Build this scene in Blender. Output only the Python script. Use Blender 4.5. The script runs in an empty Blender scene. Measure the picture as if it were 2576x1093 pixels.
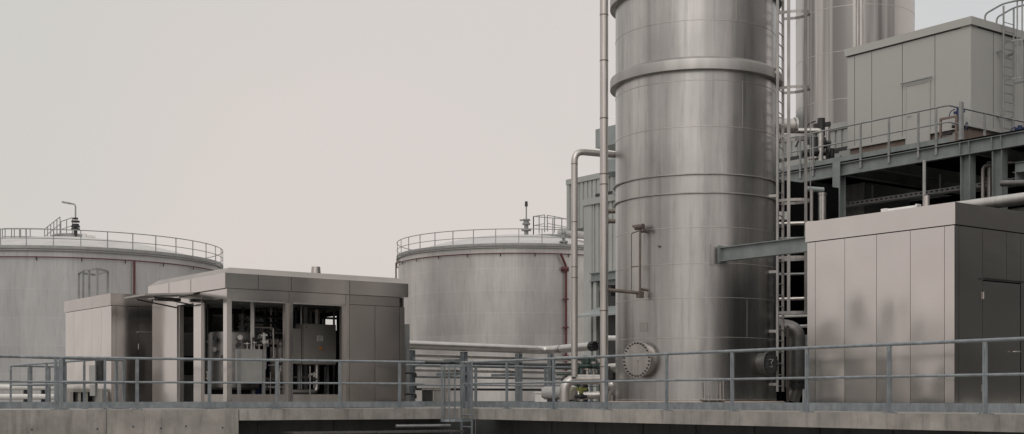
import bpy, bmesh, math, random
from mathutils import Vector, Matrix
random.seed(7)
R = math.radians
scn = bpy.context.scene
col = scn.collection

# ------------------------------------------------------------------ camera frame used to measure the place
F, CX, HY, EYE = 3332.0, 1288.0, 1003.0, 0.23
RX, RY = 0.8013, -0.5983          # camera right in world XY
FX, FY = 0.5983, 0.8013           # camera forward in world XY
def P(px, d, z=0.0):
    r = (px - CX) / F * d
    return Vector((RX * r + FX * d, RY * r + FY * d, z))
def zat(py, d): return (HY - py) * d / F + EYE
def onX(px, X):
    return X / (RX * (px - CX) / F + FX)
def onY(px, Y):
    return Y / (RY * (px - CX) / F + FY)
RV = Vector((RX, RY, 0)); FV = Vector((FX, FY, 0)); UP = Vector((0, 0, 1))
def V(*a): return Vector(a)

# ------------------------------------------------------------------ materials
MATS = {}
def mat(name, c1, c2=None, rough=0.5, metal=0.0, scale=(3, 3, 3), bump=0.0, bscale=None, rvar=0.0, detail=4.0, fac=(0.35, 0.65), spec=0.5, seams=None, aniso=0.0, stain=0.0, patch=None):
    m = bpy.data.materials.new(name); m.use_nodes = True
    nt = m.node_tree; N = nt.nodes; L = nt.links
    b = N['Principled BSDF']
    b.inputs['Roughness'].default_value = rough
    b.inputs['Metallic'].default_value = metal
    b.inputs['Specular IOR Level'].default_value = spec
    tc = N.new('ShaderNodeTexCoord')
    mp = N.new('ShaderNodeMapping'); mp.inputs['Scale'].default_value = scale
    L.new(tc.outputs['Object'], mp.inputs['Vector'])
    nz = N.new('ShaderNodeTexNoise'); nz.inputs['Scale'].default_value = 1.0; nz.inputs['Detail'].default_value = detail
    nz.inputs['Roughness'].default_value = 0.6
    L.new(mp.outputs[0], nz.inputs['Vector'])
    cr = N.new('ShaderNodeValToRGB')
    cr.color_ramp.elements[0].position = fac[0]; cr.color_ramp.elements[1].position = fac[1]
    cr.color_ramp.elements[0].color = (*c1, 1); cr.color_ramp.elements[1].color = (*(c2 or c1), 1)
    L.new(nz.outputs['Fac'], cr.inputs['Fac'])
    out = cr.outputs[0]
    if patch:   # large soft darker / lighter patches
        n2 = N.new('ShaderNodeTexNoise'); n2.inputs['Scale'].default_value = patch[0]; n2.inputs['Detail'].default_value = 5
        L.new(tc.outputs['Object'], n2.inputs['Vector'])
        r2 = N.new('ShaderNodeMapRange'); r2.inputs[1].default_value = 0.35; r2.inputs[2].default_value = 0.7
        r2.inputs[3].default_value = 1.0; r2.inputs[4].default_value = patch[1]
        L.new(n2.outputs['Fac'], r2.inputs[0])
        mx = N.new('ShaderNodeMix'); mx.data_type = 'RGBA'; mx.blend_type = 'MULTIPLY'; mx.inputs[0].default_value = 1
        L.new(out, mx.inputs[6]); L.new(r2.outputs[0], mx.inputs[7]); out = mx.outputs[2]
    if stain:   # vertical run-off streaks
        m3 = N.new('ShaderNodeMapping'); m3.inputs['Scale'].default_value = (6, 6, 0.5)
        L.new(tc.outputs['Object'], m3.inputs['Vector'])
        n3 = N.new('ShaderNodeTexNoise'); n3.inputs['Scale'].default_value = 1.0; n3.inputs['Detail'].default_value = 6
        n3.inputs['Roughness'].default_value = 0.7
        L.new(m3.outputs[0], n3.inputs['Vector'])
        r3 = N.new('ShaderNodeMapRange'); r3.inputs[1].default_value = 0.5; r3.inputs[2].default_value = 0.75
        r3.inputs[3].default_value = 1.0; r3.inputs[4].default_value = 1 - stain
        L.new(n3.outputs['Fac'], r3.inputs[0])
        mx = N.new('ShaderNodeMix'); mx.data_type = 'RGBA'; mx.blend_type = 'MULTIPLY'; mx.inputs[0].default_value = 1
        L.new(out, mx.inputs[6]); L.new(r3.outputs[0], mx.inputs[7]); out = mx.outputs[2]
    if seams:   # plate courses on the unrolled shell (UV in metres)
        br = N.new('ShaderNodeTexBrick'); br.inputs['Scale'].default_value = 1.0
        br.inputs['Brick Width'].default_value = seams[0]; br.inputs['Row Height'].default_value = seams[1]
        br.inputs['Mortar Size'].default_value = seams[2]; br.inputs['Mortar Smooth'].default_value = 0.3
        br.inputs['Color1'].default_value = (1, 1, 1, 1); br.inputs['Color2'].default_value = (seams[3],) * 3 + (1,)
        br.inputs['Mortar'].default_value = (seams[4],) * 3 + (1,)
        L.new(tc.outputs['UV'], br.inputs['Vector'])
        mx = N.new('ShaderNodeMix'); mx.data_type = 'RGBA'; mx.blend_type = 'MULTIPLY'; mx.inputs[0].default_value = 1
        L.new(out, mx.inputs[6]); L.new(br.outputs['Color'], mx.inputs[7]); out = mx.outputs[2]
    L.new(out, b.inputs['Base Color'])
    if rvar:
        mr = N.new('ShaderNodeMapRange'); mr.inputs[3].default_value = rough - rvar; mr.inputs[4].default_value = rough + rvar
        L.new(nz.outputs['Fac'], mr.inputs[0]); L.new(mr.outputs[0], b.inputs['Roughness'])
    if bump:
        src = nz
        if bscale:
            mb = N.new('ShaderNodeMapping'); mb.inputs['Scale'].default_value = bscale
            L.new(tc.outputs['Object'], mb.inputs['Vector'])
            src = N.new('ShaderNodeTexNoise'); src.inputs['Scale'].default_value = 1.0; src.inputs['Detail'].default_value = 2.0
            L.new(mb.outputs[0], src.inputs['Vector'])
        bp = N.new('ShaderNodeBump'); bp.inputs['Strength'].default_value = 1.0; bp.inputs['Distance'].default_value = bump
        L.new(src.outputs['Fac'], bp.inputs['Height']); L.new(bp.outputs[0], b.inputs['Normal'])
    MATS[name] = m
    return m
mat('tower_steel', (.385, .378, .37), (.585, .574, .562), .34, 1.0, (1.6, 1.6, .045), .018, (1.0, 1.0, .22), .06, 5, fac=(.36, .60), stain=.28, patch=(.8, .82))
mat('far_steel', (.22, .212, .207), (.52, .505, .49), .32, 1.0, (1.3, 1.3, .03), .02, (1.0, 1.0, .06), .07, 3, fac=(.42, .56))  # dark vertical bands put into the colour in place of reflections
mat('panel_steel', (.62, .597, .582), (.67, .647, .63), .14, 1.0, (.7, .7, .5), .006, (.7, .7, .7), .05, 2, patch=(.7, .92))
mat('shaded_steel', (.50, .475, .457), (.56, .535, .517), .20, 1.0, (.9, .9, .5), .005, (.8, .8, .6), .05, 2, patch=(.7, .92))  # darker copy of the panel steel, front-face shade put into its colour
mat('trim_steel', (.46, .43, .41), (.56, .53, .51), .38, 1.0, (5, 5, .4), 0, None, .06, 4)
mat('pipe_steel', (.44, .42, .40), (.58, .55, .53), .40, .9, (4, 4, .5), .004, (6, 6, 1), .08, 5, stain=.3)
mat('tank_steel', (.48, .467, .457), (.66, .645, .63), .42, .75, (.30, .30, .06), .02, (.35, .35, .25), .07, 5, fac=(.38, .62), seams=(5.2, 1.57, .015, .93, 1.12), stain=.2, patch=(.22, .80))
mat('tank_grey', (.40, .40, .402), (.51, .51, .512), .48, .65, (.30, .30, .06), .02, (.35, .35, .25), .06, 5, fac=(.38, .62), seams=(5.2, 1.75, .015, .95, 1.10), stain=.2, patch=(.22, .84))
mat('tank_roof', (.42, .41, .405), (.50, .49, .48), .6, .0, (.6, .6, .6))
mat('rim_steel', (.24, .245, .24), (.32, .325, .32), .5, .5, (2, 2, 2))
mat('galvanised', (.195, .22, .24), (.285, .315, .335), .46, .35, (9, 9, 4), 0, None, .08, 5, patch=(3, .8))
mat('dull_galvanised', (.24, .25, .25), (.32, .33, .33), .5, .4, (4, 4, 4))
mat('ladder_steel', (.28, .268, .26), (.38, .366, .355), .42, .6, (5, 5, 2), 0, None, .06)
mat('painted_beam', (.185, .21, .21), (.235, .262, .262), .5, .0, (2, 2, 2), patch=(1.2, .8), stain=.15)
mat('cabin_paint', (.40, .40, .382), (.43, .43, .412), .5, .0, (.5, .5, .5), .003, (.8, .8, .5), detail=2, patch=(.5, .93))
mat('clad_paint', (.34, .355, .34), (.39, .405, .39), .5, .0, (1, 1, 1), patch=(.5, .88), stain=.1)
mat('duct_paint', (.22, .25, .25), (.27, .30, .30), .5, .0, (1, 1, 1))
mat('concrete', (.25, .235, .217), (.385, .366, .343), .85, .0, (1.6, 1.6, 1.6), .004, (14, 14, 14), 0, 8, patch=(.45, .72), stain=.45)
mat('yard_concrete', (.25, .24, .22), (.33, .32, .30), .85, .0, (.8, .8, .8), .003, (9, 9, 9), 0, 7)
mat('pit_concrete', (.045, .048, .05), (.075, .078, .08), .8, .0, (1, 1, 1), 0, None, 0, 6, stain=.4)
mat('painted_shade', (.004, .004, .0045), (.007, .007, .0075), .9, 0, spec=.05)  # near-black colour standing in for the shade under the platform
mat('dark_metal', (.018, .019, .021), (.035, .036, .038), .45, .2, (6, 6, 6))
mat('black_seam', (.02, .02, .02), None, .7)
mat('flange_steel', (.34, .33, .32), (.42, .41, .40), .5, .85, (3, 3, .3))
mat('foliage', (.035, .05, .025), (.07, .09, .045), .7, 0, (.5, .5, .5))
mat('roof_steel', (.30, .275, .26), (.36, .33, .31), .5, .6, (1, 1, 1))
mat('dark_steel', (.14, .136, .132), (.19, .185, .18), .42, .7, (4, 4, 4))
mat('insulated_pipe', (.46, .445, .43), (.56, .545, .525), .36, .85, (3, 3, 3), .004, (4, 4, 4), .06)
mat('white_paint', (.62, .61, .59), (.72, .71, .69), .5, 0)
mat('red_paint', (.070, .016, .019), (.10, .022, .026), .55, 0, (5, 5, 5))
mat('brown_paint', (.17, .125, .105), (.22, .17, .145), .6, 0, (3, 3, 3), stain=.3)
mat('brown_pipe', (.12, .095, .085), (.17, .14, .125), .45, .4, (5, 5, 5))
mat('blue_paint', (.010, .020, .075), (.016, .032, .11), .4, 0)
mat('green_paint', (.02, .042, .037), (.035, .062, .055), .5, 0)
mat('tag_yellow', (.24, .25, .07), None, .5)
mat('orange_paint', (.62, .22, .02), None, .4)
mat('cabinet_pale', (.30, .30, .29), (.36, .36, .35), .5)
mat('cabinet_grey', (.28, .27, .255), (.34, .33, .312), .45, .3, (3, 3, 3), patch=(1.5, .85))
mat('label_white', (.55, .57, .58), (.62, .64, .65), .5)
mat('label_ink', (.08, .09, .10), None, .6)
mat('tray_metal', (.55, .56, .56), (.62, .63, .63), .5, .2, (6, 6, 6))
mat('hall_clad', (.14, .14, .137), (.26, .26, .255), .7, 0, (.04, .04, .5), patch=(.10, .6))
mat('plinth_concrete', (.36, .30, .26), (.44, .37, .33), .8, 0, (2, 2, 2), stain=.3)
def glass_mat():
    m = bpy.data.materials.new('window_glass'); m.use_nodes = True
    b = m.node_tree.nodes['Principled BSDF']
    b.inputs['Base Color'].default_value = (.9, .95, .95, 1); b.inputs['Roughness'].default_value = .03
    b.inputs['Transmission Weight'].default_value = 1; b.inputs['IOR'].default_value = 1.1
    MATS['window_glass'] = m
glass_mat()

# ------------------------------------------------------------------ mesh building
class MB:
    def __init__(s): s.bm = bmesh.new(); s.uv = s.bm.loops.layers.uv.new('UVMap')
    def face(s, vs):
        try: return s.bm.faces.new(vs)
        except ValueError: return None
    def frame(s, c, ax, ay, az):          # oriented box: centre and three half-axis vectors
        c = Vector(c)
        v = [s.bm.verts.new(c + ax * i + ay * j + az * k) for i in (-1, 1) for j in (-1, 1) for k in (-1, 1)]
        for q in ((0, 1, 3, 2), (4, 6, 7, 5), (0, 4, 5, 1), (2, 3, 7, 6), (0, 2, 6, 4), (1, 5, 7, 3)):
            s.face([v[i] for i in q])
        return s
    def box(s, x0, x1, y0, y1, z0, z1):
        return s.frame(((x0 + x1) / 2, (y0 + y1) / 2, (z0 + z1) / 2), V((x1 - x0) / 2, 0, 0), V(0, (y1 - y0) / 2, 0), V(0, 0, (z1 - z0) / 2))
    def bar(s, p, q, w, h, up=UP):        # straight bar of section w x h
        p = Vector(p); q = Vector(q); t = (q - p); l = t.length
        if l < 1e-6: return s
        t.normalize()
        u = up - t * up.dot(t)
        if u.length < 1e-4: u = V(1, 0, 0) - t * t.x
        u.normalize(); sd = t.cross(u)
        return s.frame((p + q) / 2, t * (l / 2), sd * (w / 2), u * (h / 2))
    def ibeam(s, p, q, h=.3, b=.15, tf=.014, tw=.01, up=UP):
        p = Vector(p); q = Vector(q); t = (q - p).normalized()
        u = (up - t * up.dot(t)).normalized()
        s.bar(p + u * (h / 2 - tf / 2), q + u * (h / 2 - tf / 2), b, tf, up)
        s.bar(p - u * (h / 2 - tf / 2), q - u * (h / 2 - tf / 2), b, tf, up)
        s.bar(p, q, tw, h - 2 * tf, up)
        return s
    def tube(s, pts, r, n=10, bend=0.0, caps=True, closed=False):
        pts = [Vector(p) for p in pts]
        if bend and len(pts) > 2:
            out = [pts[0]]
            for i in range(1, len(pts) - 1):
                a, b, c = pts[i - 1], pts[i], pts[i + 1]
                d1 = (a - b); d2 = (c - b)
                k = min(bend, d1.length * .49, d2.length * .49)
                s1 = b + d1.normalized() * k; s2 = b + d2.normalized() * k
                for j in range(7):
                    f = j / 6
                    out.append(s1 * (1 - f) ** 2 + b * 2 * f * (1 - f) + s2 * f * f)
            out.append(pts[-1]); pts = out
        m = len(pts); rings = []
        u = None
        for i, p in enumerate(pts):
            if closed: t = (pts[(i + 1) % m] - pts[i - 1]).normalized()
            elif i == 0: t = (pts[1] - pts[0]).normalized()
            elif i == m - 1: t = (pts[-1] - pts[-2]).normalized()
            else: t = ((pts[i + 1] - p).normalized() + (p - pts[i - 1]).normalized()).normalized()
            if u is None:
                u = UP - t * t.z
                if u.length < 1e-3: u = V(1, 0, 0) - t * t.x
            else: u = u - t * u.dot(t)
            u.normalize(); w = t.cross(u)
            rr = r[i] if isinstance(r, (list, tuple)) else r
            rings.append([s.bm.verts.new(p + (u * math.cos(2 * math.pi * k / n) + w * math.sin(2 * math.pi * k / n)) * rr) for k in range(n)])
        for i in range(m if closed else m - 1):
            a = rings[i]; b = rings[(i + 1) % m]
            for k in range(n): s.face([a[k], a[(k + 1) % n], b[(k + 1) % n], b[k]])
        if caps and not closed:
            s.face(rings[0][::-1]); s.face(rings[-1])
        return s
    def cyl(s, p, q, r, n=16, r2=None):
        return s.tube([p, q], [r, r if r2 is None else r2], n)
    def lathe(s, c, prof, n=64, capb=False, capt=False, a0=0, a1=2 * math.pi):
        c = Vector(c); full = abs(a1 - a0 - 2 * math.pi) < 1e-6
        cnt = n if full else n + 1
        rings = []
        rref = max(p[0] for p in prof)
        for rr, z in prof:
            rings.append([s.bm.verts.new(c + V(rr * math.cos(a0 + (a1 - a0) * k / n), rr * math.sin(a0 + (a1 - a0) * k / n), z)) for k in range(cnt)])
        for i in range(len(prof) - 1):
            for k in range(n):
                k2 = (k + 1) % cnt
                f = s.face([rings[i][k], rings[i][k2], rings[i + 1][k2], rings[i + 1][k]])
                if f:
                    uu = [(k, prof[i][1]), (k + 1, prof[i][1]), (k + 1, prof[i + 1][1]), (k, prof[i + 1][1])]
                    for lp, (kk, zz) in zip(f.loops, uu): lp[s.uv].uv = (kk * (a1 - a0) / n * rref, zz)
        if capb: s.face(rings[0][::-1])
        if capt: s.face(rings[-1])
        return s
    def disc_bolts(s, c, nrm, rad, n, br, bl):
        nrm = Vector(nrm).normalized(); u = (UP - nrm * nrm.z).normalized(); w = nrm.cross(u)
        for k in range(n):
            a = 2 * math.pi * (k + .5) / n
            p = Vector(c) + (u * math.cos(a) + w * math.sin(a)) * rad
            s.cyl(p - nrm * .005, p + nrm * bl, br, 6)
        return s
    def build(s, name, m, parent=None, label=None, cat=None, group=None, kind=None, smooth=38):
        bm = s.bm
        bmesh.ops.recalc_face_normals(bm, faces=bm.faces[:])
        if parent is None:
            xs = [v.co.x for v in bm.verts]; ys = [v.co.y for v in bm.verts]; zs = [v.co.z for v in bm.verts]
            org = V((min(xs) + max(xs)) / 2, (min(ys) + max(ys)) / 2, min(zs))
        else:
            org = V(0, 0, 0); q = parent
            while q: org += q.location; q = q.parent
        for v in bm.verts: v.co -= org
        for e in bm.edges:
            if len(e.link_faces) == 2: e.smooth = e.calc_face_angle(0) < R(smooth)
        for f in bm.faces: f.smooth = True
        me = bpy.data.meshes.new(name); bm.to_mesh(me); bm.free()
        me.materials.append(MATS[m] if isinstance(m, str) else m)
        o = bpy.data.objects.new(name, me); col.objects.link(o)
        if parent is None: o.location = org
        else: o.parent = parent
        props(o, label, cat, group, kind)
        return o
def props(o, label=None, cat=None, group=None, kind=None):
    if label: o['label'] = label
    if cat: o['category'] = cat
    if group: o['group'] = group
    if kind: o['kind'] = kind
def thing(name, label, cat, loc, group=None):
    o = bpy.data.objects.new(name, None); col.objects.link(o)
    o.location = Vector(loc); o.empty_display_size = .1
    props(o, label, cat, group)
    return o
def inst(src, parent, offset):            # a further part sharing the first one's mesh
    c = src.copy(); col.objects.link(c); c.parent = parent
    c.location = src.location + Vector(offset)
    return c

# ------------------------------------------------------------------ the setting
A = P(1160, 31.2); L0 = P(152, 27.15); B = P(2478, 19.19)
dl = (L0 - A).normalized(); dr = (B - A).normalized()       # along the left and the right deck edge
def lineX(px, p, d):                                         # where the sight line px crosses the line p + t d
    a = P(px, 1.0)
    det = a.x * (-d.y) - (-d.x) * a.y
    k = (p.x * (-d.y) - (-d.x) * p.y) / det
    return V(a.x * k, a.y * k, 0)
nl = V(dl.y, -dl.x, 0);  nl = nl if nl.dot(-FV) > 0 else -nl   # outward (towards the pit)
nr = V(dr.y, -dr.x, 0);  nr = nr if nr.dot(V(-1, 0, 0)) > 0 else -nr
EDGE = .14
def corner(off):
    p1 = A + nl * off; p2 = A + nr * off
    det = dl.x * (-dr.y) + dr.x * dl.y
    t = ((p2.x - p1.x) * (-dr.y) + dr.x * (p2.y - p1.y)) / det
    return p1 + dl * t
EC = corner(EDGE)                                            # deck edge corner
LF = EC + dl * 60; RF = EC + dr * 50
def poly(mb, pts, z0, z1):
    lo = [mb.bm.verts.new((p[0], p[1], z0)) for p in pts]; hi = [mb.bm.verts.new((p[0], p[1], z1)) for p in pts]
    n = len(pts); mb.face(hi); mb.face(lo[::-1])
    for i in range(n): mb.face([lo[i], lo[(i + 1) % n], hi[(i + 1) % n], hi[i]])
# ground: one sheet, the yard level plus the lower pit level in front
g = MB()
W_ = 3000
REC = corner(-1.0)
yl = REC + dl * 60; yr = REC + dr * 50
g.face([g.bm.verts.new((p[0], p[1], -.012)) for p in (REC, yl, V(-W_, yl.y, 0), V(-W_, W_, 0), V(W_, W_, 0), V(W_, yr.y, 0), yr)])
g.face([g.bm.verts.new((p[0], p[1], -1.65)) for p in (V(-W_, -W_, 0), V(W_, -W_, 0), V(W_, yr.y, 0), yr, REC, yl, V(-W_, yl.y, 0))])
g.build('ground', 'yard_concrete', kind='structure')
SPLIT = lineX(600, EC, dl)                                    # where the solid wall ends and the overhang begins
TH = .245
s = MB()
mid_l = SPLIT - dl * .02
poly(s, [EC, mid_l, mid_l - nl * 2.2, EC - nl * 2.2 + dl * .0], -TH, 0)
s.build('deck_slab', 'concrete', kind='structure')
s = MB()
e2 = EC - nl * 2.2
poly(s, [EC + dr * .002, EC + dr * 50, EC + dr * 50 - nr * 2.4, EC + dr * .002 - nr * 2.4], -TH, .0)
s.build('deck_slab', 'concrete', kind='structure')
s = MB()
poly(s, [SPLIT, SPLIT + dl * 60, SPLIT + dl * 60 - nl * 1.2, SPLIT - nl * 1.2], -1.66, -.002)
wall = s.build('retaining_wall', 'concrete', kind='structure')
tie = MB()
for k, px in enumerate((80, 245, 335, 405, 468, 560, 30, 170)):
    c = lineX(px, EC, dl); z = -.40 if k < 6 else -.93
    if k in (2, 4): z = -.36
    tie.cyl(c + V(0, 0, z) - nl * .02, c + V(0, 0, z) + nl * .003, .022, 10)
for px in (268, -180):
    c = lineX(px, EC, dl); tie.bar(c + nl * .0 + V(0, 0, -1.6), c + V(0, 0, -.01), .012, .006, nl)
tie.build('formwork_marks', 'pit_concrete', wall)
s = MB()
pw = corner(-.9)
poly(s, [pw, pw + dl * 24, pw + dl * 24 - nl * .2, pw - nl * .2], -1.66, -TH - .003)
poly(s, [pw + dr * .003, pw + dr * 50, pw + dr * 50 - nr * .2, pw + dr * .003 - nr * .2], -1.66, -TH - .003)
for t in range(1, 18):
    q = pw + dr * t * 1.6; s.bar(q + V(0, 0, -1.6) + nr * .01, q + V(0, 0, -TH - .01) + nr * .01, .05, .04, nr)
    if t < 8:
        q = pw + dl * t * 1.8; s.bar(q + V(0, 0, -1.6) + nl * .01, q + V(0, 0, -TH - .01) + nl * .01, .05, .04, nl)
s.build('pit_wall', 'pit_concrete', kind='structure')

# ------------------------------------------------------------------ railings
def railing(name, label, cat, runs, posts, h=1.1, m='galvanised', toe=True, z=0, mid=.52, group=None, rr=.027, pw_=.068, plate=True, toeh=(.025, .16), drop=0):
    """runs: list of polylines (xy points); posts: list of (point, along-direction)"""
    t = thing(name, label, cat, V(runs[0][0].x, runs[0][0].y, z), group)
    for pl in runs:
        pz = lambda hh: [V(p.x, p.y, p.z + z + hh) for p in pl]
        MB().tube(pz(h - rr), rr, 10, .10).build('top_rail', m, t)
        MB().tube(pz(h * mid), rr * .8, 8, .10).build('middle_rail', m, t)
        if toe:
            b = MB()
            for a, c in zip(pl[:-1], pl[1:]): b.bar(V(a.x, a.y, a.z + z + sum(toeh) / 2), V(c.x, c.y, c.z + z + sum(toeh) / 2), .008, toeh[1] - toeh[0])
            b.build('toe_board', m, t)
    for p, d in posts:
        d = Vector(d).normalized(); n = V(-d.y, d.x, 0)
        q = V(p.x, p.y, p.z + z)
        po = MB().frame(q + V(0, 0, (h - rr * 1.6 - drop) / 2 + .006), d * pw_ / 2, n * .016 + V(0, 0, 0), V(0, 0, (h - rr * 1.6 + drop) / 2 - .006))
        po.frame(q + V(0, 0, (h - .12) / 2), d * .008, n * .026, V(0, 0, (h - .14) / 2))
        po = po.build('post', m, t)
        if plate:
            pb = MB().frame(q + V(0, 0, .006), d * .11, n * .06, V(0, 0, .006))
            for sx in (-.08, .08): pb.cyl(q + d * sx + V(0, 0, .01), q + d * sx + V(0, 0, .035), .011, 6)
            pb.build('base_plate', m, po)
    return t
lposts = [(lineX(px, A, dl), dl) for px in (152, 345, 527, 697, 855, 1005)]
sp = (lposts[0][0] - lposts[1][0])
lposts += [(lposts[0][0] + sp * k, dl) for k in (1, 2)]
lposts += [(lposts[0][0] + dl * .09, dl)]
le = lineX(1068, A, dl)
railing('guard_railing', 'blue grey galvanised railing along the concrete wall in front of the glazed steel pavilion', 'railing',
        [[le, lposts[0][0] + dl * .05], [lposts[0][0] + dl * .06, lposts[0][0] + dl * 6]], lposts)
rposts = [(lineX(px, A, dr), dr) for px in (1275, 1393, 1525, 1677, 1842, 2030, 2237, 2478)]
d8 = rposts[-1][0] - rposts[-2][0]
rposts += [(rposts[-1][0] + d8, dr), (rposts[-1][0] + d8 * 2, dr), (A + dr * .12, dr), (A + dr * .34, dr)]
railing('guard_railing', 'blue grey galvanised railing on the deck edge in front of the tall steel tower', 'railing',
        [[A, rposts[-3][0] + dr * .3]], rposts)
# railings around the opening at the left
def pseg(pts): return [P(px, d) for px, d in pts]
r0 = pseg([(-60, 25.9), (311, 29.2)])
d0 = (r0[1] - r0[0]).normalized()
railing('guard_railing', 'short second railing close behind the front railing at the left end', 'railing', [r0],
        [(lineX(px, r0[0], d0), d0) for px in (311, 293, 160)], toe=False, group=None)
r1 = pseg([(264, 28.1), (25, 34.1)]); d1 = (r1[1] - r1[0]).normalized()
r2 = pseg([(25, 34.1), (148, 35.2)]); d2 = (r2[1] - r2[0]).normalized()
railing('guard_railing', 'railing running back towards the left tank around a floor opening', 'railing', [r1 + [r2[1]]],
        [(lineX(px, r1[0], d1), d1) for px in (264, 212, 165, 117, 72, 27)] + [(lineX(px, r2[0], d2), d2) for px in (78, 124, 147)], toe=False)
# rear railing between pavilion and tower
r3 = pseg([(1022, 33.2), (1505, 36.6)]); d3 = (r3[1] - r3[0]).normalized()
railing('guard_railing', 'rear railing in front of the pipe rack between pavilion and tower', 'railing', [r3],
        [(lineX(px, r3[0], d3), d3) for px in (1186, 1197, 1310, 1372, 1461, 1487)], toe=True, plate=False)

# ladder into the pit at the corner
lt = thing('pit_ladder', 'galvanised ladder with safety cage dropping from the deck corner into the pit', 'ladder', EC + V(0, 0, -1.65))
qa = EC + dr * .35 + nr * .14; qb = EC + dr * .80 + nr * .14
for q in (qa, qb):
    MB().bar(q + V(0, 0, -1.64), q + V(0, 0, 1.08), .022, .06, dr).build('stringer', 'galvanised', lt)
r_0 = MB().tube([qa + V(0, 0, -1.5), qb + V(0, 0, -1.5)], .014, 8).build('rung', 'galvanised', lt)
for k in range(1, 6): inst(r_0, lt, V(0, 0, k * .27))
def cage_pts(p, q, out, depth, n=11):     # hoop from stringer p round to stringer q
    c = (p + q) / 2; s_ = (q - p) / 2
    res = []
    for i in range(n):
        a = math.pi * i / (n - 1)
        res.append(c - s_ * math.cos(a) * 1.25 + out * (depth * math.sin(a) ** .7 if math.sin(a) > 0 else 0))
    res[0] = p; res[-1] = q
    return res
cp = cage_pts(qa, qb, nr, .66)
hp = MB()
for z in (-.27,):
    for a, b in zip(cp[:-1], cp[1:]): hp.bar(a + V(0, 0, z), b + V(0, 0, z), .010, .055)
hp.build('cage_hoop', 'galvanised', lt)
hp = MB()
for a, b in zip(cp[:-1], cp[1:]): hp.bar(a + V(0, 0, .98), b + V(0, 0, .98), .010, .05)
hp.build('cage_hoop', 'galvanised', lt)
for i in (2, 3, 5, 7, 8):
    MB().bar(cp[i] + V(0, 0, -.29), cp[i] + V(0, 0, 1.0), .05, .012, nr).build('cage_bar', 'galvanised', lt)
# grating walkway seen below the overhang
gw = thing('grating_walkway', 'galvanised grating walkway edge low in the dark pit under the deck', 'walkway', P(1000, 29.5, -1.64))
ga = EC + dl * 4.2 + nl * .25; gb = EC + dl * .2 + nl * .25 - dr * 0
gm = MB(); gm.bar(ga + V(0, 0, -.52), gb + V(0, 0, -.52), .9, .035)
for k in range(60):
    q = ga + (gb - ga) * (k / 59) + nl * .46; gm.box(q.x - .012, q.x + .012, q.y - .012, q.y + .012, -.545, -.492)
gm.build('grating', 'dark_steel', gw)
for k in range(3):
    q = ga + (gb - ga) * (.06 + .44 * k) + nl * .3
    MB().bar(q + V(0, 0, -1.64), q + V(0, 0, -.54), .06, .06).build('leg', 'galvanised', gw)
MB().tube([ga + (gb - ga) * .66 + V(0, 0, -.40) - nl * .3, gb + V(0, 0, -.40) - nl * .3], .035, 8).build('pit_pipe', 'dull_galvanised', None,
        'thin horizontal grey pipe in the dark pit beside the ladder', 'pipe')

# ------------------------------------------------------------------ storage tanks
def tank(cx, cy, Rr, H, rise, label, red_px, posts_n, group, sm_='tank_steel'):
    c = V(cx, cy, 0)
    t = thing('storage_tank', label, 'storage tank', V(cx, cy, -.012), group)
    prof = [(Rr, H * k / 12) for k in range(13)]
    MB().lathe(c, prof, 120).build('shell', sm_, t)
    dome = [(Rr + .05, H), (Rr, H + .04)] + [(Rr * math.cos(a), H + .04 + rise * math.sin(a)) for a in [math.pi / 2 * k / 14 for k in range(1, 14)]]
    # shallow dome: use a spherical profile
    dome = [(Rr + .04, H + .004), (Rr + .04, H + .05)]
    for k in range(15):
        x = 1 - k / 14.6; dome.append((Rr * x, H + .05 + rise * (1 - x * x)))
    MB().lathe(c, dome, 96, False, True).build('roof', 'tank_roof', t)
    MB().lathe(c, [(Rr + .01, H - .10), (Rr + .16, H - .10), (Rr + .16, H - .05), (Rr + .01, H - .05)], 120).build('rim', 'rim_steel', t)
    MB().lathe(c, [(Rr + .06, H + .055), (Rr + .14, H + .055), (Rr + .14, H + .22), (Rr + .06, H + .22)], 120).build('kerb_plate', 'rim_steel', t)
    rl = MB()
    for hh, rr_ in ((1.22, .030), (.66, .024)):
        pts = [c + V((Rr + .10) * math.cos(2 * math.pi * k / 120), (Rr + .10) * math.sin(2 * math.pi * k / 120), H + hh) for k in range(120)]
        rl.tube(pts, rr_, 6, closed=True)
    hr = rl.build('handrail', 'dull_galvanised', t)
    for k in range(posts_n):
        a = 2 * math.pi * (k + .3) / posts_n
        q = c + V((Rr + .10) * math.cos(a), (Rr + .10) * math.sin(a), 0)
        tw = (q - V(0, 0, 0)); facing = (c - q).dot(V(q.x, q.y, 0)) > -.35 * Rr * q.length
        if facing: MB().bar(q + V(0, 0, H - .05), q + V(0, 0, H + 1.22), .055, .04, V(math.cos(a), math.sin(a), 0)).build('post', 'dull_galvanised', hr)
    # red sprinkler ring and downcomer
    rp = MB(); zz = H - .50
    pts = [c + V((Rr + .17) * math.cos(2 * math.pi * k / 120), (Rr + .17) * math.sin(2 * math.pi * k / 120), zz) for k in range(120)]
    rp.tube(pts, .036, 8, closed=True)
    ring = rp.build('sprinkler_ring', 'red_paint', t)
    for k in range(24):
        a = 2 * math.pi * k / 24
        for rr_, ln in ((Rr + .10, .30),):
            q = c + V(rr_ * math.cos(a), rr_ * math.sin(a), zz)
            if (c - q).dot(V(q.x, q.y, 0)) > -.2 * Rr * q.length:
                MB().box(q.x - .022, q.x + .022, q.y - .022, q.y + .022, zz - ln * .7, zz + .05).build('bracket', 'dark_metal', t)
    return t, c
def tank_front(c, Rr, px, extra):         # point on the near side of a tank along the sight line px
    a = P(px, 1.0); u = V(a.x, a.y, 0).normalized()
    b = u.dot(c); disc = (Rr + extra) ** 2 - (c.length ** 2 - b * b)
    return u * (b - math.sqrt(max(disc, 0)))
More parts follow.
